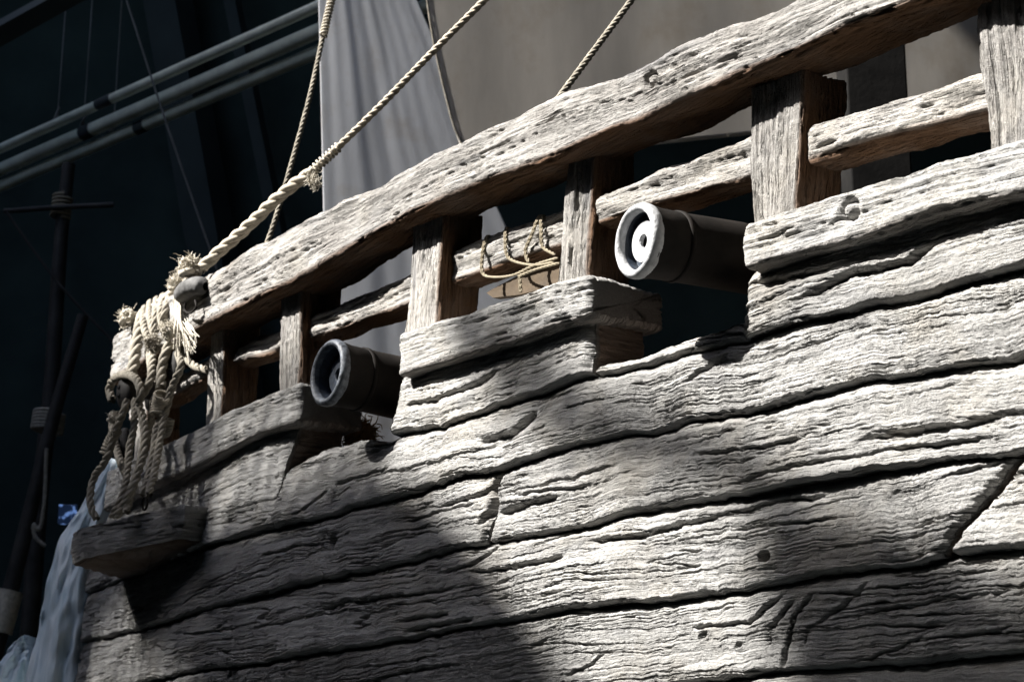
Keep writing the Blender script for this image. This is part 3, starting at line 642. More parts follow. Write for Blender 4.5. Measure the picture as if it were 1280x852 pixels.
# ------------------------------------------------------------------ ropes
def smooth_path(P, step):
    P = np.array(P, float)
    Q = np.concatenate([[2 * P[0] - P[1]], P, [2 * P[-1] - P[-2]]]); out = []
    for i in range(1, len(Q) - 2):
        t = np.linspace(0, 1, 24, endpoint=False)[:, None]; p0, p1, p2, p3 = Q[i - 1:i + 3]
        out.append(.5 * (2 * p1 + (p2 - p0) * t + (2 * p0 - 5 * p1 + 4 * p2 - p3) * t ** 2 + (-p0 + 3 * p1 - 3 * p2 + p3) * t ** 3))
    out.append(P[-1:]); out = np.concatenate(out)
    s = np.concatenate([[0], np.cumsum(np.linalg.norm(np.diff(out, axis=0), axis=1))]); n = max(4, int(s[-1] / step) + 1)
    q = np.linspace(0, s[-1], n); return np.stack([np.interp(q, s, out[:, i]) for i in range(3)], -1), q
def frames(C):
    T = np.gradient(C, axis=0); T /= np.linalg.norm(T, axis=1)[:, None]
    r = np.array([.3, -.9, .2]); U = np.zeros_like(T)
    for i in range(len(T)):
        r = r - T[i] * (r @ T[i]); r /= np.linalg.norm(r); U[i] = r
    return T, U, np.cross(T, U)
def tube_geo(C, R, seg=7):
    T, U, Vv = frames(C); th = np.linspace(0, 2 * np.pi, seg, endpoint=False); R = np.broadcast_to(np.asarray(R, float), (len(C),))
    return (C[:, None] + R[:, None, None] * (np.cos(th)[None, :, None] * U[:, None] + np.sin(th)[None, :, None] * Vv[:, None])).reshape(-1, 3), gridfaces(len(C), seg, True)
def rope_geo(P, R, strands=3, pitch=6.5, wob=.0):
    C, q = smooth_path(P, R * .55)
    if wob: C = C + wob * np.stack([pn(q * 14, 0 * q + i, 77 + i) for i in range(3)], -1)
    T, U, Vv = frames(C); parts = []
    Rq = np.broadcast_to(R, (len(C),))
    for s in range(strands):
        ph = 2 * np.pi * (q / (pitch * R)) + 2 * np.pi * s / strands
        c = C + (R * .50) * (np.cos(ph)[:, None] * U + np.sin(ph)[:, None] * Vv)
        parts.append(tube_geo(c, R * .56 * (1 + .06 * pn(q * 60, 0 * q + s, 5)), 7))
    return join(parts)
def hp(pts, d):
    """pixel points on the hull offset d (number or list) -> world"""
    ds = np.broadcast_to(np.array(d, float), (len(pts),)); return [at(x, y, dd) for (x, y), dd in zip(pts, ds)]
def rope(name, P, R, mat, label, cat="rope", group=None, wob=0., strands=3, pitch=6.5, parent=None):
    V, Q = rope_geo(P, R, strands, pitch, wob); o = mesh_obj(name, V, Q, mat, parent)
    return tag(o, label, cat, group) if parent is None else o
def tuft(name, c, R, n, mat, seed, up=(0, 0, 1), spread=1.2, parent=None, length=1.0, core=True):
    """frayed rope end: many bent fibres"""
    rr = np.random.default_rng(seed); parts = []; up = np.array(up, float)
    for i in range(n * 5):
        d = rr.standard_normal(3) * spread + up; d /= np.linalg.norm(d); curl = rr.standard_normal(3) * .5
        l = R * length * rr.uniform(.22, .55); p = np.array(c) + rr.standard_normal(3) * R * .3; pts = [p]
        for q in range(6):
            d = d + curl * .55 + rr.standard_normal(3) * .35; d /= np.linalg.norm(d); p = p + d * l / 4.2; pts.append(p)
        C, _ = smooth_path(pts, l / 9)
        parts.append(tube_geo(C, np.linspace(R * .035, R * .02, len(C)), 4))
    if core:
        for q in range(4):                                              # turns of the knot itself
            t = np.linspace(0, 2 * np.pi, 30); e1 = rr.standard_normal(3); e1 /= np.linalg.norm(e1); e2 = np.cross(e1, rr.standard_normal(3)); e2 /= np.linalg.norm(e2)
            cc = np.array(c) + rr.standard_normal(3) * R * .18; C = cc + R * .34 * (np.cos(t)[:, None] * e1 + np.sin(t)[:, None] * e2)
            parts.append(tube_geo(C, R * .24 * (1 + .15 * pn(t * 3, 0 * t, 3 + q)), 8))
    V, Q = join(parts); return mesh_obj(name, V, Q, mat, parent)
def wrap_geo(P, R, turns, r):
    C, q = smooth_path(P, R * .25); T, U, Vv = frames(C); s = np.linspace(0, q[-1], turns * 14)
    c = np.stack([np.interp(s, q, C[:, i]) for i in range(3)], -1); u = np.stack([np.interp(s, q, U[:, i]) for i in range(3)], -1); v = np.stack([np.interp(s, q, Vv[:, i]) for i in range(3)], -1)
    ph = s / q[-1] * turns * 2 * np.pi
    return tube_geo(c + R * (np.cos(ph)[:, None] * u + np.sin(ph)[:, None] * v), r, 6)

# the three long lines
rA = empty("rigging_rope", at(252, 334, .12), "pale twisted hemp rope slanting across the left sail down to the rail", "rope")
V, Q = rope_geo(hp([(252, 334), (300, 292), (350, 245), (392, 213)], [.12, .02, -.06, -.13]), .024, 3, 7.0, .004); mesh_obj("lower_rope", V, Q, M_ROPE, rA)
V, Q = rope_geo(hp([(386, 219), (470, 138), (540, 66), (606, 0), (760, -155), (1500, -900)], [-.12, -.28, -.42, -.55, -.85, -2.2]), .0135); mesh_obj("upper_rope", V, Q, M_ROPE, rA)
V, Q = wrap_geo(hp([(389, 216), (402, 203), (424, 183)], [-.125, -.15, -.19]), .0165, 9, .005); mesh_obj("seizing", V, Q, M_TUFT, rA)
tuft("frayed_end", at(392, 224, -.11), .045, 22, M_TUFT, 3, (0, 0, -1.6), .35, rA, core=False)
rB = empty("rigging_rope", at(337, 297, -.35), "thin hemp rope rising steeply left of the white sail", "rope")
V, Q = rope_geo(hp([(332, 310), (350, 255), (385, 130), (404, 45), (414, 0), (440, -130), (560, -900)], [-.35, -.4, -.5, -.57, -.6, -.7, -1.3]), .0115); mesh_obj("line", V, Q, M_ROPE_G, rB)
V, Q = wrap_geo(hp([(404, 46), (408, 28), (417, -12)], [-.565, -.58, -.61]), .015, 14, .005); mesh_obj("seizing", V, Q, M_TUFT, rB)
rope("rigging_rope", hp([(694, 132), (702, 118), (790, 0), (860, -95), (1400, -850)], [-.3, -.32, -.6, -.76, -2.0]), .0115, M_ROPE_G, "thin grey rope in front of the tan sail above the rail")

# bundle of tackle at the bow end of the rail
G = "tackle ropes hanging over the bow end of the rail"
tk = [
 ([(180, 390), (176, 402), (172, 425), (168, 452), (163, 474)], [.04, .09, .12, .14, .16], .017, "thick grey rope hanging from the frayed knot to the upper block", 3),
 ([(140, 500), (137, 488), (142, 474), (156, 468), (170, 474), (176, 490), (172, 505)], .19, .012, "rope strop looped round the upper left block", 3),
 ([(158, 500), (155, 512), (149, 528), (141, 548), (134, 572), (120, 592), (113, 615), (114, 635), (121, 648)], [.22, .23, .24, .25, .26, .28, .3, .3, .28], .0105, "outermost tackle rope bowing out left down to the ledge", 3),
 ([(168, 500), (168, 530), (162, 560), (159, 590), (153, 620), (140, 646)], [.16, .18, .2, .22, .25, .27], .0105, "second tackle rope from the left running straight to the ledge", 3),
 ([(140, 520), (142, 545), (150, 575), (157, 592)], [.14, .16, .18, .18], .011, "short rope loop behind the outermost tackle rope", 3),
 ([(192, 432), (190, 455), (187, 478), (174, 500), (178, 520), (181, 548), (176, 580), (163, 615), (146, 645)], [.1, .13, .15, .17, .17, .18, .2, .24, .27], .0115, "middle tackle rope bending round the dark block to the ledge", 3),
 ([(212, 428), (206, 445), (202, 465), (201, 485)], [.12, .14, .15, .16], .014, "thick rope leg above the wrapped seizing", 3),
 ([(203, 520), (196, 535), (193, 560), (187, 590), (179, 618)], [.15, .16, .18, .21, .25], .011, "tackle rope leaving the seizing for the ledge eye", 3),
 ([(222, 440), (226, 458), (216, 482), (208, 510), (201, 545), (194, 585), (186, 618)], [.1, .12, .13, .14, .16, .2, .25], .0105, "rightmost tackle rope running from rail to ledge eye", 3),
 ([(186, 440), (190, 470), (192, 500), (186, 540), (178, 565), (172, 590), (158, 640)], [.08, .1, .11, .13, .16, .19, .25], .0105, "rear tackle rope showing between the middle ropes", 3),
 ([(222, 428), (240, 455), (262, 463)], [.02, .0, -.03], .011, "short rope crossing to the thin bow post", 3),
]
for pts, d, R, lab, st in tk: rope("tackle_rope", hp(pts, d), R * 1.5, M_ROPE_G, lab, group=G, wob=.004)
drape = [((181, 385), (179, 396), (181, 412), (186, 425)), ((188, 378), (187, 392), (190, 408), (194, 424)), ((196, 374), (195, 386), (194, 402), (192, 420)), ((204, 370), (202, 382), (201, 398), (206, 412)), ((213, 366), (210, 378), (206, 392), (203, 405))]
for i, p in enumerate(drape):
    w_ = ["leftmost", "second", "third", "fourth", "rightmost"][i]
    rope("lashing_rope", hp(p, [.0, .08, .1, .1]), .0165, M_ROPE_G, f"{w_} of the short rope turns lashed over the rail end", group="rope turns over the rail end")
rope("lashing_rope", hp([(176, 398), (190, 384), (208, 369), (232, 352), (246, 343)], [.02, .03, .05, .08, .1]), .012, M_ROPE, "rope lying along the top of the rail towards the bow")
o = tuft("rope_knot", at(160, 398, .1), .055, 60, M_TUFT, 11, (-.6, 0, .2), .9); tag(o, "frayed rope knot at the very end of the rail", "knot")
o = tuft("rope_knot", at(238, 335, .12), .06, 130, M_TUFT, 12, (0, 0, .5), 1.0); tag(o, "bright frayed rope tuft at the foot of the slanting rope", "knot")
o = tuft("rope_knot", at(221, 353, .1), .045, 60, M_TUFT, 13, (-.4, 0, .1), 1.0); tag(o, "small frayed tuft left of the dark toggle", "knot")
o = tuft("rope_knot", at(191, 428, .15), .045, 110, M_ROPE_G, 14, (0, 0, -.3), .9); tag(o, "bushy grey rope knot on the middle tackle rope", "knot")
o = tuft("rope_knot", at(210, 412, .15), .045, 110, M_TUFT, 15, (0, 0, -.3), .9); tag(o, "pale bushy rope knot above the wrapped seizing", "knot")
o = tuft("rope_knot", at(143, 522, .2), .035, 60, M_TUFT, 16, (0, 0, 0), 1); tag(o, "small pale rope knob below the upper block", "knot")
# string tassel
parts = []; rr = np.random.default_rng(5)
for i in range(26):
    x0 = 221 + rr.uniform(-3, 4); x1 = 226 + rr.uniform(-9, 12); y1 = 430 + rr.uniform(-15, 28); d1 = rr.uniform(.08, .15)
    C, _ = smooth_path(hp([(x0, 366), (x0 + rr.uniform(-3, 3), 390), ((x0 + x1) / 2 + rr.uniform(-3, 3), 410), (x1, y1)], [.1, .11, d1, d1]), .01); parts.append(tube_geo(C, .0028, 5))
for i in range(30):
    x0 = 232 + rr.uniform(-4, 4); y0 = 405 + rr.uniform(-8, 16); C, _ = smooth_path(hp([(x0, y0), (x0 + rr.uniform(2, 9), y0 + 10), (x0 + rr.uniform(2, 16), y0 + 14 + rr.uniform(0, 14))], .12), .01); parts.append(tube_geo(C, .0022, 5))
V, Q = join(parts); tag(mesh_obj("string_tassel", V, Q, M_TUFT), "tassel of thin unravelled strings hanging beside the toggle", "tassel", kind=None)
# seizings (wrapped cylinders)
V, Q = wrap_geo(hp([(146, 536), (137, 553), (130, 570)], [.245, .25, .26]), .019, 9, .006); tag(mesh_obj("seizing", V, Q, M_ROPE_G), "grey wrapped seizing on the outermost tackle rope", "wrapping")
V, Q = wrap_geo(hp([(203, 493), (200, 506), (197, 520)], [.165, .16, .165]), .030, 8, .006); tag(mesh_obj("seizing", V, Q, M_ROPE), "pale wrapped seizing joining two tackle ropes", "wrapping")
V, Q = wrap_geo(hp([(209, 522), (207, 532), (204, 540)], [.13, .13, .13]), .026, 6, .006); tag(mesh_obj("seizing", V, Q, M_ROPE_G), "lower wrapped seizing beside the rightmost tackle rope", "wrapping")
def block(cx, cy, d, w_, h_, label, tiltx=0.):
    c = at(cx, cy, d); root = empty("pulley_block", c - np.array([0, 0, h_]), label, "pulley block", "pulley blocks of the tackle")
    th = np.linspace(0, np.pi, 13); ph = np.linspace(0, 2 * np.pi, 28, endpoint=False)
    x = np.sin(th)[:, None] ** .7 * np.cos(ph); y = np.sin(th)[:, None] ** .7 * np.sin(ph); z = np.cos(th)[:, None] + 0 * ph
    P = c + (x * w_)[..., None] * A + (y * w_ * .62)[..., None] * N + (z * h_)[..., None] * np.array([0, 0, 1.])
    mesh_obj("shell", P, gridfaces(13, 28, True), M_DARKWOOD, root)
    for s in (-.25, .25):
        revolve("sheave_hole", [(0, w_ * .2), (.004, w_ * .17), (.004, .001)], c + np.array([0, 0, s * h_]) + N * w_ * .60, N, M_BORE, root, 18)
    return root
block(158, 490, .16, .058, .07, "round dark pulley block under the frayed rail end knot")
block(155, 556, .12, .04, .075, "dark pulley block half hidden behind the outermost rope")
block(187, 492, .12, .03, .07, "narrow dark pulley block between the middle tackle ropes")
block(218, 458, .1, .035, .065, "dark pulley block beneath the string tassel")
# toggle and ring
tg = empty("rail_toggle", at(240, 372, .1), "grey wooden toggle with iron ring at the rail end", "toggle")
C, _ = smooth_path(hp([(226, 370), (234, 361), (246, 357), (258, 358)], [.1, .12, .12, .1]), .006); V, Q = tube_geo(C, .036 * np.clip(np.minimum(np.linspace(0, 9, len(C)), np.linspace(9, 0, len(C))) + .25, 0, 1) ** .5 * (1 + .12 * pn(np.linspace(0, 6, len(C)), 0 * np.linspace(0, 6, len(C)), 8)), 16); mesh_obj("bar", V, Q, M_TOGGLE, tg)
C, _ = smooth_path(hp([(232, 378), (231, 388), (238, 391), (245, 384), (244, 375)], .12), .005); V, Q = tube_geo(C, .0045, 8); mesh_obj("ring", V, Q, M_IRON, tg)
ey = empty("ledge_eye", at(181, 632, .24), "small iron eye fixing two tackle ropes to the ledge", "ring")
c = at(181, 629, .25); t = np.linspace(0, 2 * np.pi, 25)
C = c + np.stack([.02 * np.cos(t) * A[0], .02 * np.cos(t) * A[1], .024 * np.sin(t)], -1); V, Q = tube_geo(C, .005, 8); mesh_obj("ring", V, Q, M_IRON, ey)
# cord lashing on the mid rail and the brown board below it
lc = empty("cord_lashing", at(645, 300, .0), "tan cord wound round the mid rail beside the central post", "cord")
for pts in ([(608, 293), (603, 310), (602, 336), (612, 343), (640, 341), (668, 328), (700, 318)], [(632, 283), (631, 300), (634, 318), (650, 326), (672, 328), (695, 324)], [(673, 268), (664, 290), (656, 311), (661, 327)], [(676, 268), (676, 290), (678, 306), (696, 317)], [(648, 342), (668, 334), (700, 325)], [(649, 341), (650, 362)]):
    dd = -.036
    for k_ in (0, 1.6):
        top_ = pts[0][1] < 300
        pp = ([(pts[0][0] + 6, pts[0][1] + 1)] if top_ else []) + list(pts)
        C, _ = smooth_path(hp([(x + k_, y + 3) for x, y in pp], ([-.11, -.052] if top_ else [dd]) + [dd] * (len(pts) - 1)), .008); V, Q = rope_geo(C[::3] if len(C) > 8 else C, .0042, 2, 8); mesh_obj("cord", V, Q, M_CORD, lc)
bd = [(608, 366), (614, 362), (650, 343), (700, 322), (720, 345), (690, 358), (650, 368), (616, 372)]
p0 = np.array(hp(bd, -.10)); p1 = np.array(hp(bd, -.14)) ; k = len(bd); V = np.concatenate([p0, p0 - N * .03]); Q = [(i, (i + 1) % k, k + (i + 1) % k, k + i) for i in range(k)]
V = np.concatenate([V, [p0.mean(0)], [p0.mean(0) - N * .03]]); T_ = [(2 * k, (i + 1) % k, i) for i in range(k)] + [(2 * k + 1, k + i, k + (i + 1) % k) for i in range(k)]
tag(mesh_obj("oar_blade", V, Q, M_BROWN, smooth=False, tris=T_), "brown wooden blade tied under the corded mid rail", "oar")
o = tuft("fibre_heap", at(449, 545, -.3), .075, 260, plain("brown_fibre", (.30, .18, .08), .95, .1, .4, 20), 21, (.3, -.2, .3), 1.0, core=False); tag(o, "brown heap of frayed fibre lying inside the left gun port", "fibre heap")

# ------------------------------------------------------------------ sails, mast, background
def sheet(name, lp, rp, Y, mat, label, folds, seed, n=160, m=140, yaw=0., amp=.05, th=.006, seams_=()):
    """cloth between a left and a right edge given top to bottom"""
    lp, rp = np.array(lp, float), np.array(rp, float); t = np.linspace(0, 1, n)
    def res(p): 
        s = np.concatenate([[0], np.cumsum(np.hypot(*np.diff(p, axis=0).T))]); s /= s[-1]; return np.stack([np.interp(t, s, p[:, 0]), np.interp(t, s, p[:, 1])], -1)
    L_, R_ = res(lp), res(rp); u = np.linspace(0, 1, m)
    PX = L_[:, None] * (1 - u)[None, :, None] + R_[:, None] * u[None, :, None]
    xc = (PX[..., 0].mean() - 640) / F * Y; dr = ray(PX[..., 0], PX[..., 1]); tq = (Y - yaw * xc) / (dr[..., 1] - yaw * dr[..., 0]); P = dr * tq[..., None] + np.array([0, 0, CAMZ])
    U_ = np.repeat(u[None], n, 0); T_ = np.repeat(t[:, None], m, 1)
    dy = amp * (pn(U_ * folds + .5 * pn(T_ * 1.2, U_ * 2, seed + 3), T_ * .7, seed) + .45 * pn(U_ * folds * 2.3, T_ * 1.3, seed + 1)) + amp * .3 * pn(U_ * 3, T_ * 4, seed + 2)
    P[..., 1] += dy
    V = np.concatenate([P.reshape(-1, 3), P.reshape(-1, 3) + [0, th, 0]]); f1 = gridfaces(n, m); f2 = f1[:, ::-1] + n * m
    idx = np.arange(n * m).reshape(n, m); ring = np.concatenate([idx[:, 0], idx[-1, 1:], idx[-2::-1, -1], idx[0, -2:0:-1]]); r2 = np.roll(ring, -1)
    Q = np.concatenate([f1, f2, np.stack([ring, ring + n * m, r2 + n * m, r2], -1)])
    o = tag(mesh_obj(name, V, Q, mat), label, "sail")
    for col_ in ((0,) if 'tan' in label else ()):                                             # bolt rope sewn along each edge
        v_, q_ = rope_geo(P[::6, col_] + [0, .003, 0], .006); mesh_obj("bolt_rope", v_, q_, M_ROPE_G, o)
    for us in seams_:
        jx = int(us * (m - 1)); V2, Q2 = tube_geo(smooth_path(P[::4, jx] + [0, -.001, 0], .05)[0], .005, 5); mesh_obj("cloth_seam", V2, Q2, mat, o)
    return o
sheet("sail", [(380, -900), (393, -260), (398, 0), (404, 260), (408, 640)], [(400, -900), (440, -260), (508, -30), (545, 55), (585, 175), (640, 300), (700, 640)], 11.5, M_SAIL1, "white sail with soft vertical folds hanging behind the left rail", 4.5, 31, yaw=.088, amp=.0035, seams_=())
sheet("sail", [(500, -700), (525, -260), (533, 0), (545, 70), (562, 140), (574, 180), (592, 205)], [(1450, -700), (1420, -260), (1400, -100), (1380, 0), (1360, 60), (1340, 95), (1330, 125)], 10.2, M_SAIL2, "tan sail spread behind the upper right rail", 3.2, 41, yaw=.090, amp=.009, seams_=())
sl_ = [o_ for o_ in COL.objects if o_.name.startswith('sail')]
# dark deck post behind the right rail
def cyl(name, P, R, mat, parent=None, seg=18, **kw):
    C, _ = smooth_path(P, .06); V, Q = tube_geo(C, R, seg); return mesh_obj(name, V, Q, mat, parent)
p0 = atY(np.array(1090.), np.array(70.), 9.6); lo = np.array([p0[0] - .155, 9.5, .004]); hi = np.array([p0[0] + .155, 9.8, p0[2] + .07])
tag(box("deck_post", lo, hi, M_POST_SHADE, bev=.01), "dark square deck post behind the right rail", "post")
# deck and cabin behind the bulwark keep the inside dark
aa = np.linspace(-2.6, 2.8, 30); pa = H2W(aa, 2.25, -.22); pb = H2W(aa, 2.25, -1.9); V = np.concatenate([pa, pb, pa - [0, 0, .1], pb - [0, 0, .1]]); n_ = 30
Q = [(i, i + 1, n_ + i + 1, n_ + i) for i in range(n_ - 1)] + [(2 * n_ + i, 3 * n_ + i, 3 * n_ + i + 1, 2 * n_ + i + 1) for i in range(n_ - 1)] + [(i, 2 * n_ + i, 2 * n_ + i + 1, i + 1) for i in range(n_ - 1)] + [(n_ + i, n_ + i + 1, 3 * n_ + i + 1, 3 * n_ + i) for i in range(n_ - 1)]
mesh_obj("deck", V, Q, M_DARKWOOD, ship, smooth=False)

# three pipes under the hall roof
pl = [((0, 186), (395, 9), .040), ((0, 212), (395, 40), .055), ((0, 233), (395, 66), .048)]
names = ["topmost thin", "middle thick", "lowest"]
hpipe = math.radians(45); pd = np.array([math.sin(hpipe), -math.cos(hpipe), 0])
for i, (p, q, R) in enumerate(pl):
    P0 = atY(np.array(float(p[0])), np.array(float(p[1])), 16.2 + .16 * i); d1 = ray(q[0], q[1])
    # far point at same height
    t = (P0[2] - CAMZ) / d1[2]; P1 = d1 * t + np.array([0, 0, CAMZ]); dv = (P1 - P0)
    root = empty("pipe", P0, f"{names[i]} of three grey pipes slung under the dark hall roof", "pipe", "pipes slung under the roof")
    V, Q = tube_geo(smooth_path([P0 - dv * .8, P0, P1, P1 + dv * .5], .2)[0], R, 20); mesh_obj("tube", V, Q, M_PIPE, root)
    f_ = [(.35, .40), (.30, .335), (.48, .51)][i]
    V, Q = tube_geo(np.array([P0 + dv * (f_[0] + (f_[1] - f_[0]) * k_ / 3) for k_ in range(4)]), R * 1.12, 20); mesh_obj("coupling", V, Q, M_PIPEBAND, root)
    wx = [(85, 140, 96), (122, 152, 130), (152, 165, 160)][i]
    for fx in [[.21], [.30], [.40]][i]:
        b0 = P0 + dv * fx + np.array([0, 0, R]); V, Q = tube_geo(np.array([b0 + np.array([.004 * k_, 0, k_ * .35]) for k_ in range(8)]), .006, 6); mesh_obj("hanger_wire", V, Q, M_WIRE, root)
        V, Q = tube_geo(np.array([b0 + np.array([-.03, 0, -.02]), b0 + np.array([0, 0, .07]), b0 + np.array([.01, 0, .10])]), .012, 6); mesh_obj("hook", V, Q, M_WIRE, root)
# loose line across the hall
P = [atY(np.array(x), np.array(y), 13.5) for x, y in ((155., -10.), (200., 130.), (262., 310.), (300., 420.))]
V, Q = tube_geo(smooth_path(P, .1)[0], .008, 6); tag(mesh_obj("hall_line", V, Q, M_WIRE), "thin line hanging diagonally against the dark wall behind the pipes", "line")
# mast far left with yard
ms = empty("mast", atY(np.array(8.), np.array(1335.), 14.4), "dark mast standing in the gloom at far left", "mast")
P = [atY(np.array(x), np.array(y), 14.4) for x, y in ((86., 205.), (76., 300.), (64., 480.), (48., 640.), (30., 900.), (8., 1335.))]
V, Q = tube_geo(smooth_path(P, .1)[0], np.linspace(.05, .085, len(smooth_path(P, .1)[0])), 14); mesh_obj("spar", V, Q, M_MAST, ms)
P = [atY(np.array(x), np.array(y), 14.3) for x, y in ((5., 264.), (75., 259.), (142., 256.))]; V, Q = tube_geo(smooth_path(P, .1)[0], .02, 10); mesh_obj("yard", V, Q, M_MAST, ms)
V, Q = wrap_geo([atY(np.array(x), np.array(y), 14.4) for x, y in ((79., 245.), (77., 258.), (75., 273.))], .07, 6, .012); mesh_obj("lashing", V, Q, M_CORD, ms)
V, Q = wrap_geo([atY(np.array(x), np.array(y), 14.2) for x, y in ((62., 515.), (60., 528.), (58., 540.))], .108, 6, .015); mesh_obj("lashing", V, Q, M_ROPE_G, ms)
P = [atY(np.array(x), np.array(y), 14.2) for x, y in ((8., 265.), (70., 350.), (146., 432.))]
V, Q = tube_geo(smooth_path(P, .1)[0], .011, 8); tag(mesh_obj("stay_line", V, Q, M_MAST), "dim stay line running down from the dark yard towards the rail end", "line")
bm = empty("leaning_spar", atY(np.array(-140.), np.array(1335.), 13.9), "dark spar with pale band leaning across the far left mast", "spar")
P = [atY(np.array(x), np.array(y), 14.0) for x, y in ((104., 394.), (66., 525.), (25., 690.), (-8., 820.), (-140., 1335.))]
C = smooth_path(P, .08)[0]; V, Q = tube_geo(C, np.linspace(.042, .09, len(C)), 14); mesh_obj("spar", V, Q, M_MAST, bm)
P = [atY(np.array(x), np.array(y), 14.0) for x, y in ((14., 738.), (0., 790.))]; V, Q = tube_geo(smooth_path(P, .05)[0], .085, 16); mesh_obj("band", V, Q, M_ROPE, bm)
P = [atY(np.array(x), np.array(y), 13.9) for x, y in ((58., 560.), (56., 620.), (50., 660.), (42., 655.), (44., 670.), (56., 682.))]
V, Q = rope_geo(P, .015); tag(mesh_obj("hanging_rope", V, Q, M_ROPE_G), "dim rope hanging in a hook shape beside the leaning spar", "rope")
c = atY(np.array(84.), np.array(642.), 12.); tag(box("blue_screen", c + [-.055, 0, -.06], c + [.055, .03, .06], M_SCREEN, bev=.004), "small glowing blue screen in the dark left of the bow", "screen")
# steel frame of the hall
for i, (x0, y0, x1, y1, wd) in enumerate([(210., 0., 285., 420., .28), (290., 0., 350., 300., .10)]):
    P = [atY(np.array(x0), np.array(y0), 20.4), atY(np.array(x1), np.array(y1), 20.4)]; P = [P[0] + (P[0] - P[1]) * .6, P[0], P[1], P[1] + (P[1] - P[0]) * 1.5]
    V, Q = tube_geo(smooth_path(P, .3)[0], wd, 4); tag(mesh_obj("steel_brace", V, Q, M_WALL2, smooth=False), ["broad dark steel brace", "slim dark steel brace"][i] + " on the hall wall behind the ropes", "brace")
P = [atY(np.array(-60.), np.array(75.), 15.), atY(np.array(130.), np.array(-30.), 15.)]; V, Q = tube_geo(smooth_path([P[0], P[1], P[1] + (P[1] - P[0])], .3)[0], .11, 4); tag(mesh_obj("roof_beam", V, Q, M_WALL2, smooth=False), "slanting steel roof beam in the top left corner", "beam")

# ice at the bow
def ice(lp, rp, dl, dr, label, seed, n=70, m=36, back=.5):
    t = np.linspace(0, 1, n); lp, rp = np.array(lp, float), np.array(rp, float)
    def res(p):
        s = np.linspace(0, 1, len(p)); return np.stack([np.interp(t, s, p[:, 0]), np.interp(t, s, p[:, 1])], -1)
    L_, R_ = res(lp), res(rp); u = np.linspace(0, 1, m); P = np.zeros((n, m, 3))
    Ya, Yb = dl, dr
    for j in range(m):
        px_ = L_ * (1 - u[j]) + R_ * u[j]; P[:, j] = atY(px_[:, 0], px_[:, 1], Ya + (Yb - Ya) * u[j])
        P[:, j, 1] += -.10 * math.sin(u[j] * math.pi) + .05 * pn(u[j] * 5 + 0 * t, t * 4, seed) + .02 * pn(u[j] * 12 + 0 * t, t * 16, seed + 1)
    B = P.copy(); B[..., 1] += back
    V = np.concatenate([P.reshape(-1, 3), B.reshape(-1, 3)]); f1 = gridfaces(n, m); idx = np.arange(n * m).reshape(n, m)
    ring = np.concatenate([idx[:, 0], idx[-1, 1:], idx[-2::-1, -1], idx[0, -2:0:-1]]); r2 = np.roll(ring, -1)
    Q = np.concatenate([f1, f1[:, ::-1] + n * m, np.stack([ring, ring + n * m, r2 + n * m, r2], -1)])
    return tag(mesh_obj("ice_block", V, Q, M_ICE), label, "ice", "ice at the bow")
yb = at(110, 720)[1]
ice([(132, 575), (100, 632), (76, 668), (62, 720), (52, 760), (45, 800), (28, 860), (-10, 1010), (-70, 1500)], [(158, 580), (150, 640), (135, 690), (122, 740), (112, 800), (102, 850), (92, 900), (60, 1010), (20, 1500)], yb + .25, yb + .05, "tall pale blue sheet of ice along the bow edge", 51)
ice([(30, 796), (14, 806), (4, 822), (-14, 845), (-40, 900), (-60, 1000), (-100, 1480)], [(44, 796), (52, 810), (58, 830), (60, 860), (60, 900), (60, 1000), (50, 1480)], yb + .75, yb + .7, "low lump of pale ice in the bottom left corner", 52)

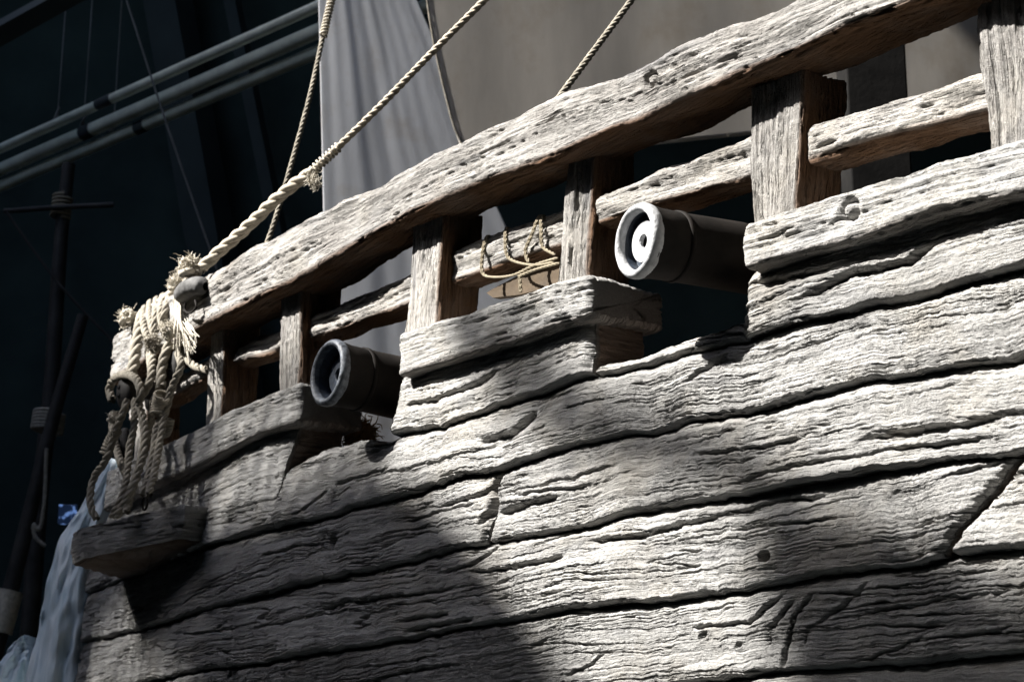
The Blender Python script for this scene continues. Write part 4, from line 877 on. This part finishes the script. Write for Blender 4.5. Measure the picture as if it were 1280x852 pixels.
# ------------------------------------------------------------------ slats added out of view, cut to the shadow outlines on the side
def shade(polys, ztop=14.8, pitch=.12):
    """unseen slats added to block the sun: (shadow outline, share of each pitch closed)"""
    V, Q, off = [], [], 0
    for i, (poly, share) in enumerate(polys):
        p = np.array(hp(poly, .0)); zt = ztop + .25 * i; t = (zt - p[:, 2]) / SUN[2]; p = p + t[:, None] * SUN
        x, y = p[:, 0], p[:, 1]; k = len(p)
        for yc in np.arange(y.min(), y.max(), pitch):
            xs = []
            for j in range(k):
                y0, y1 = y[j], y[(j + 1) % k]
                if (y0 <= yc) != (y1 <= yc): xs.append(x[j] + (yc - y0) / (y1 - y0) * (x[(j + 1) % k] - x[j]))
            xs.sort()
            for x0, x1 in zip(xs[::2], xs[1::2]):
                hw = pitch * share / 2; b = np.array([[xx, yy, zz] for xx in (x0, x1) for yy in (yc - hw, yc + hw) for zz in (zt, zt + .02)])
                V.append(b); Q += [tuple(off + q for q in f) for f in ((0, 1, 3, 2), (4, 6, 7, 5), (0, 4, 5, 1), (2, 3, 7, 6), (0, 2, 6, 4), (1, 5, 7, 3))]; off += 8
    o = mesh_obj("added_shade_slats", np.concatenate(V), Q, M_ROOF, smooth=False); return tag(o, kind='structure')
shade([([(165, 740), (190, 695), (250, 655), (330, 650), (430, 600), (500, 590), (560, 640), (635, 735), (700, 830), (770, 930), (600, 960), (280, 960), (240, 850), (180, 820)], 1.),
       ([(585, 390), (655, 400), (740, 475), (820, 505), (915, 540), (1010, 590), (1020, 645), (945, 660), (840, 612), (730, 595), (650, 540), (580, 460)], .88),
       ([(-60, 560), (60, 600), (120, 590), (150, 545), (215, 530), (285, 505), (290, 560), (265, 700), (180, 725), (120, 790), (60, 960), (-120, 960)], .9),
       ([(980, 610), (1090, 625), (1160, 665), (1220, 710), (1340, 735), (1360, 980), (960, 980), (1005, 850), (935, 760), (940, 690)], .96),
       ([(270, 480), (380, 440), (490, 470), (490, 600), (430, 605), (330, 650), (280, 650)], .68),
       ([(-160, 520), (120, 530), (150, 600), (112, 700), (112, 1000), (-160, 1000)], 1.),
       ([(60, 700), (185, 700), (265, 790), (265, 960), (30, 960)], .8)])
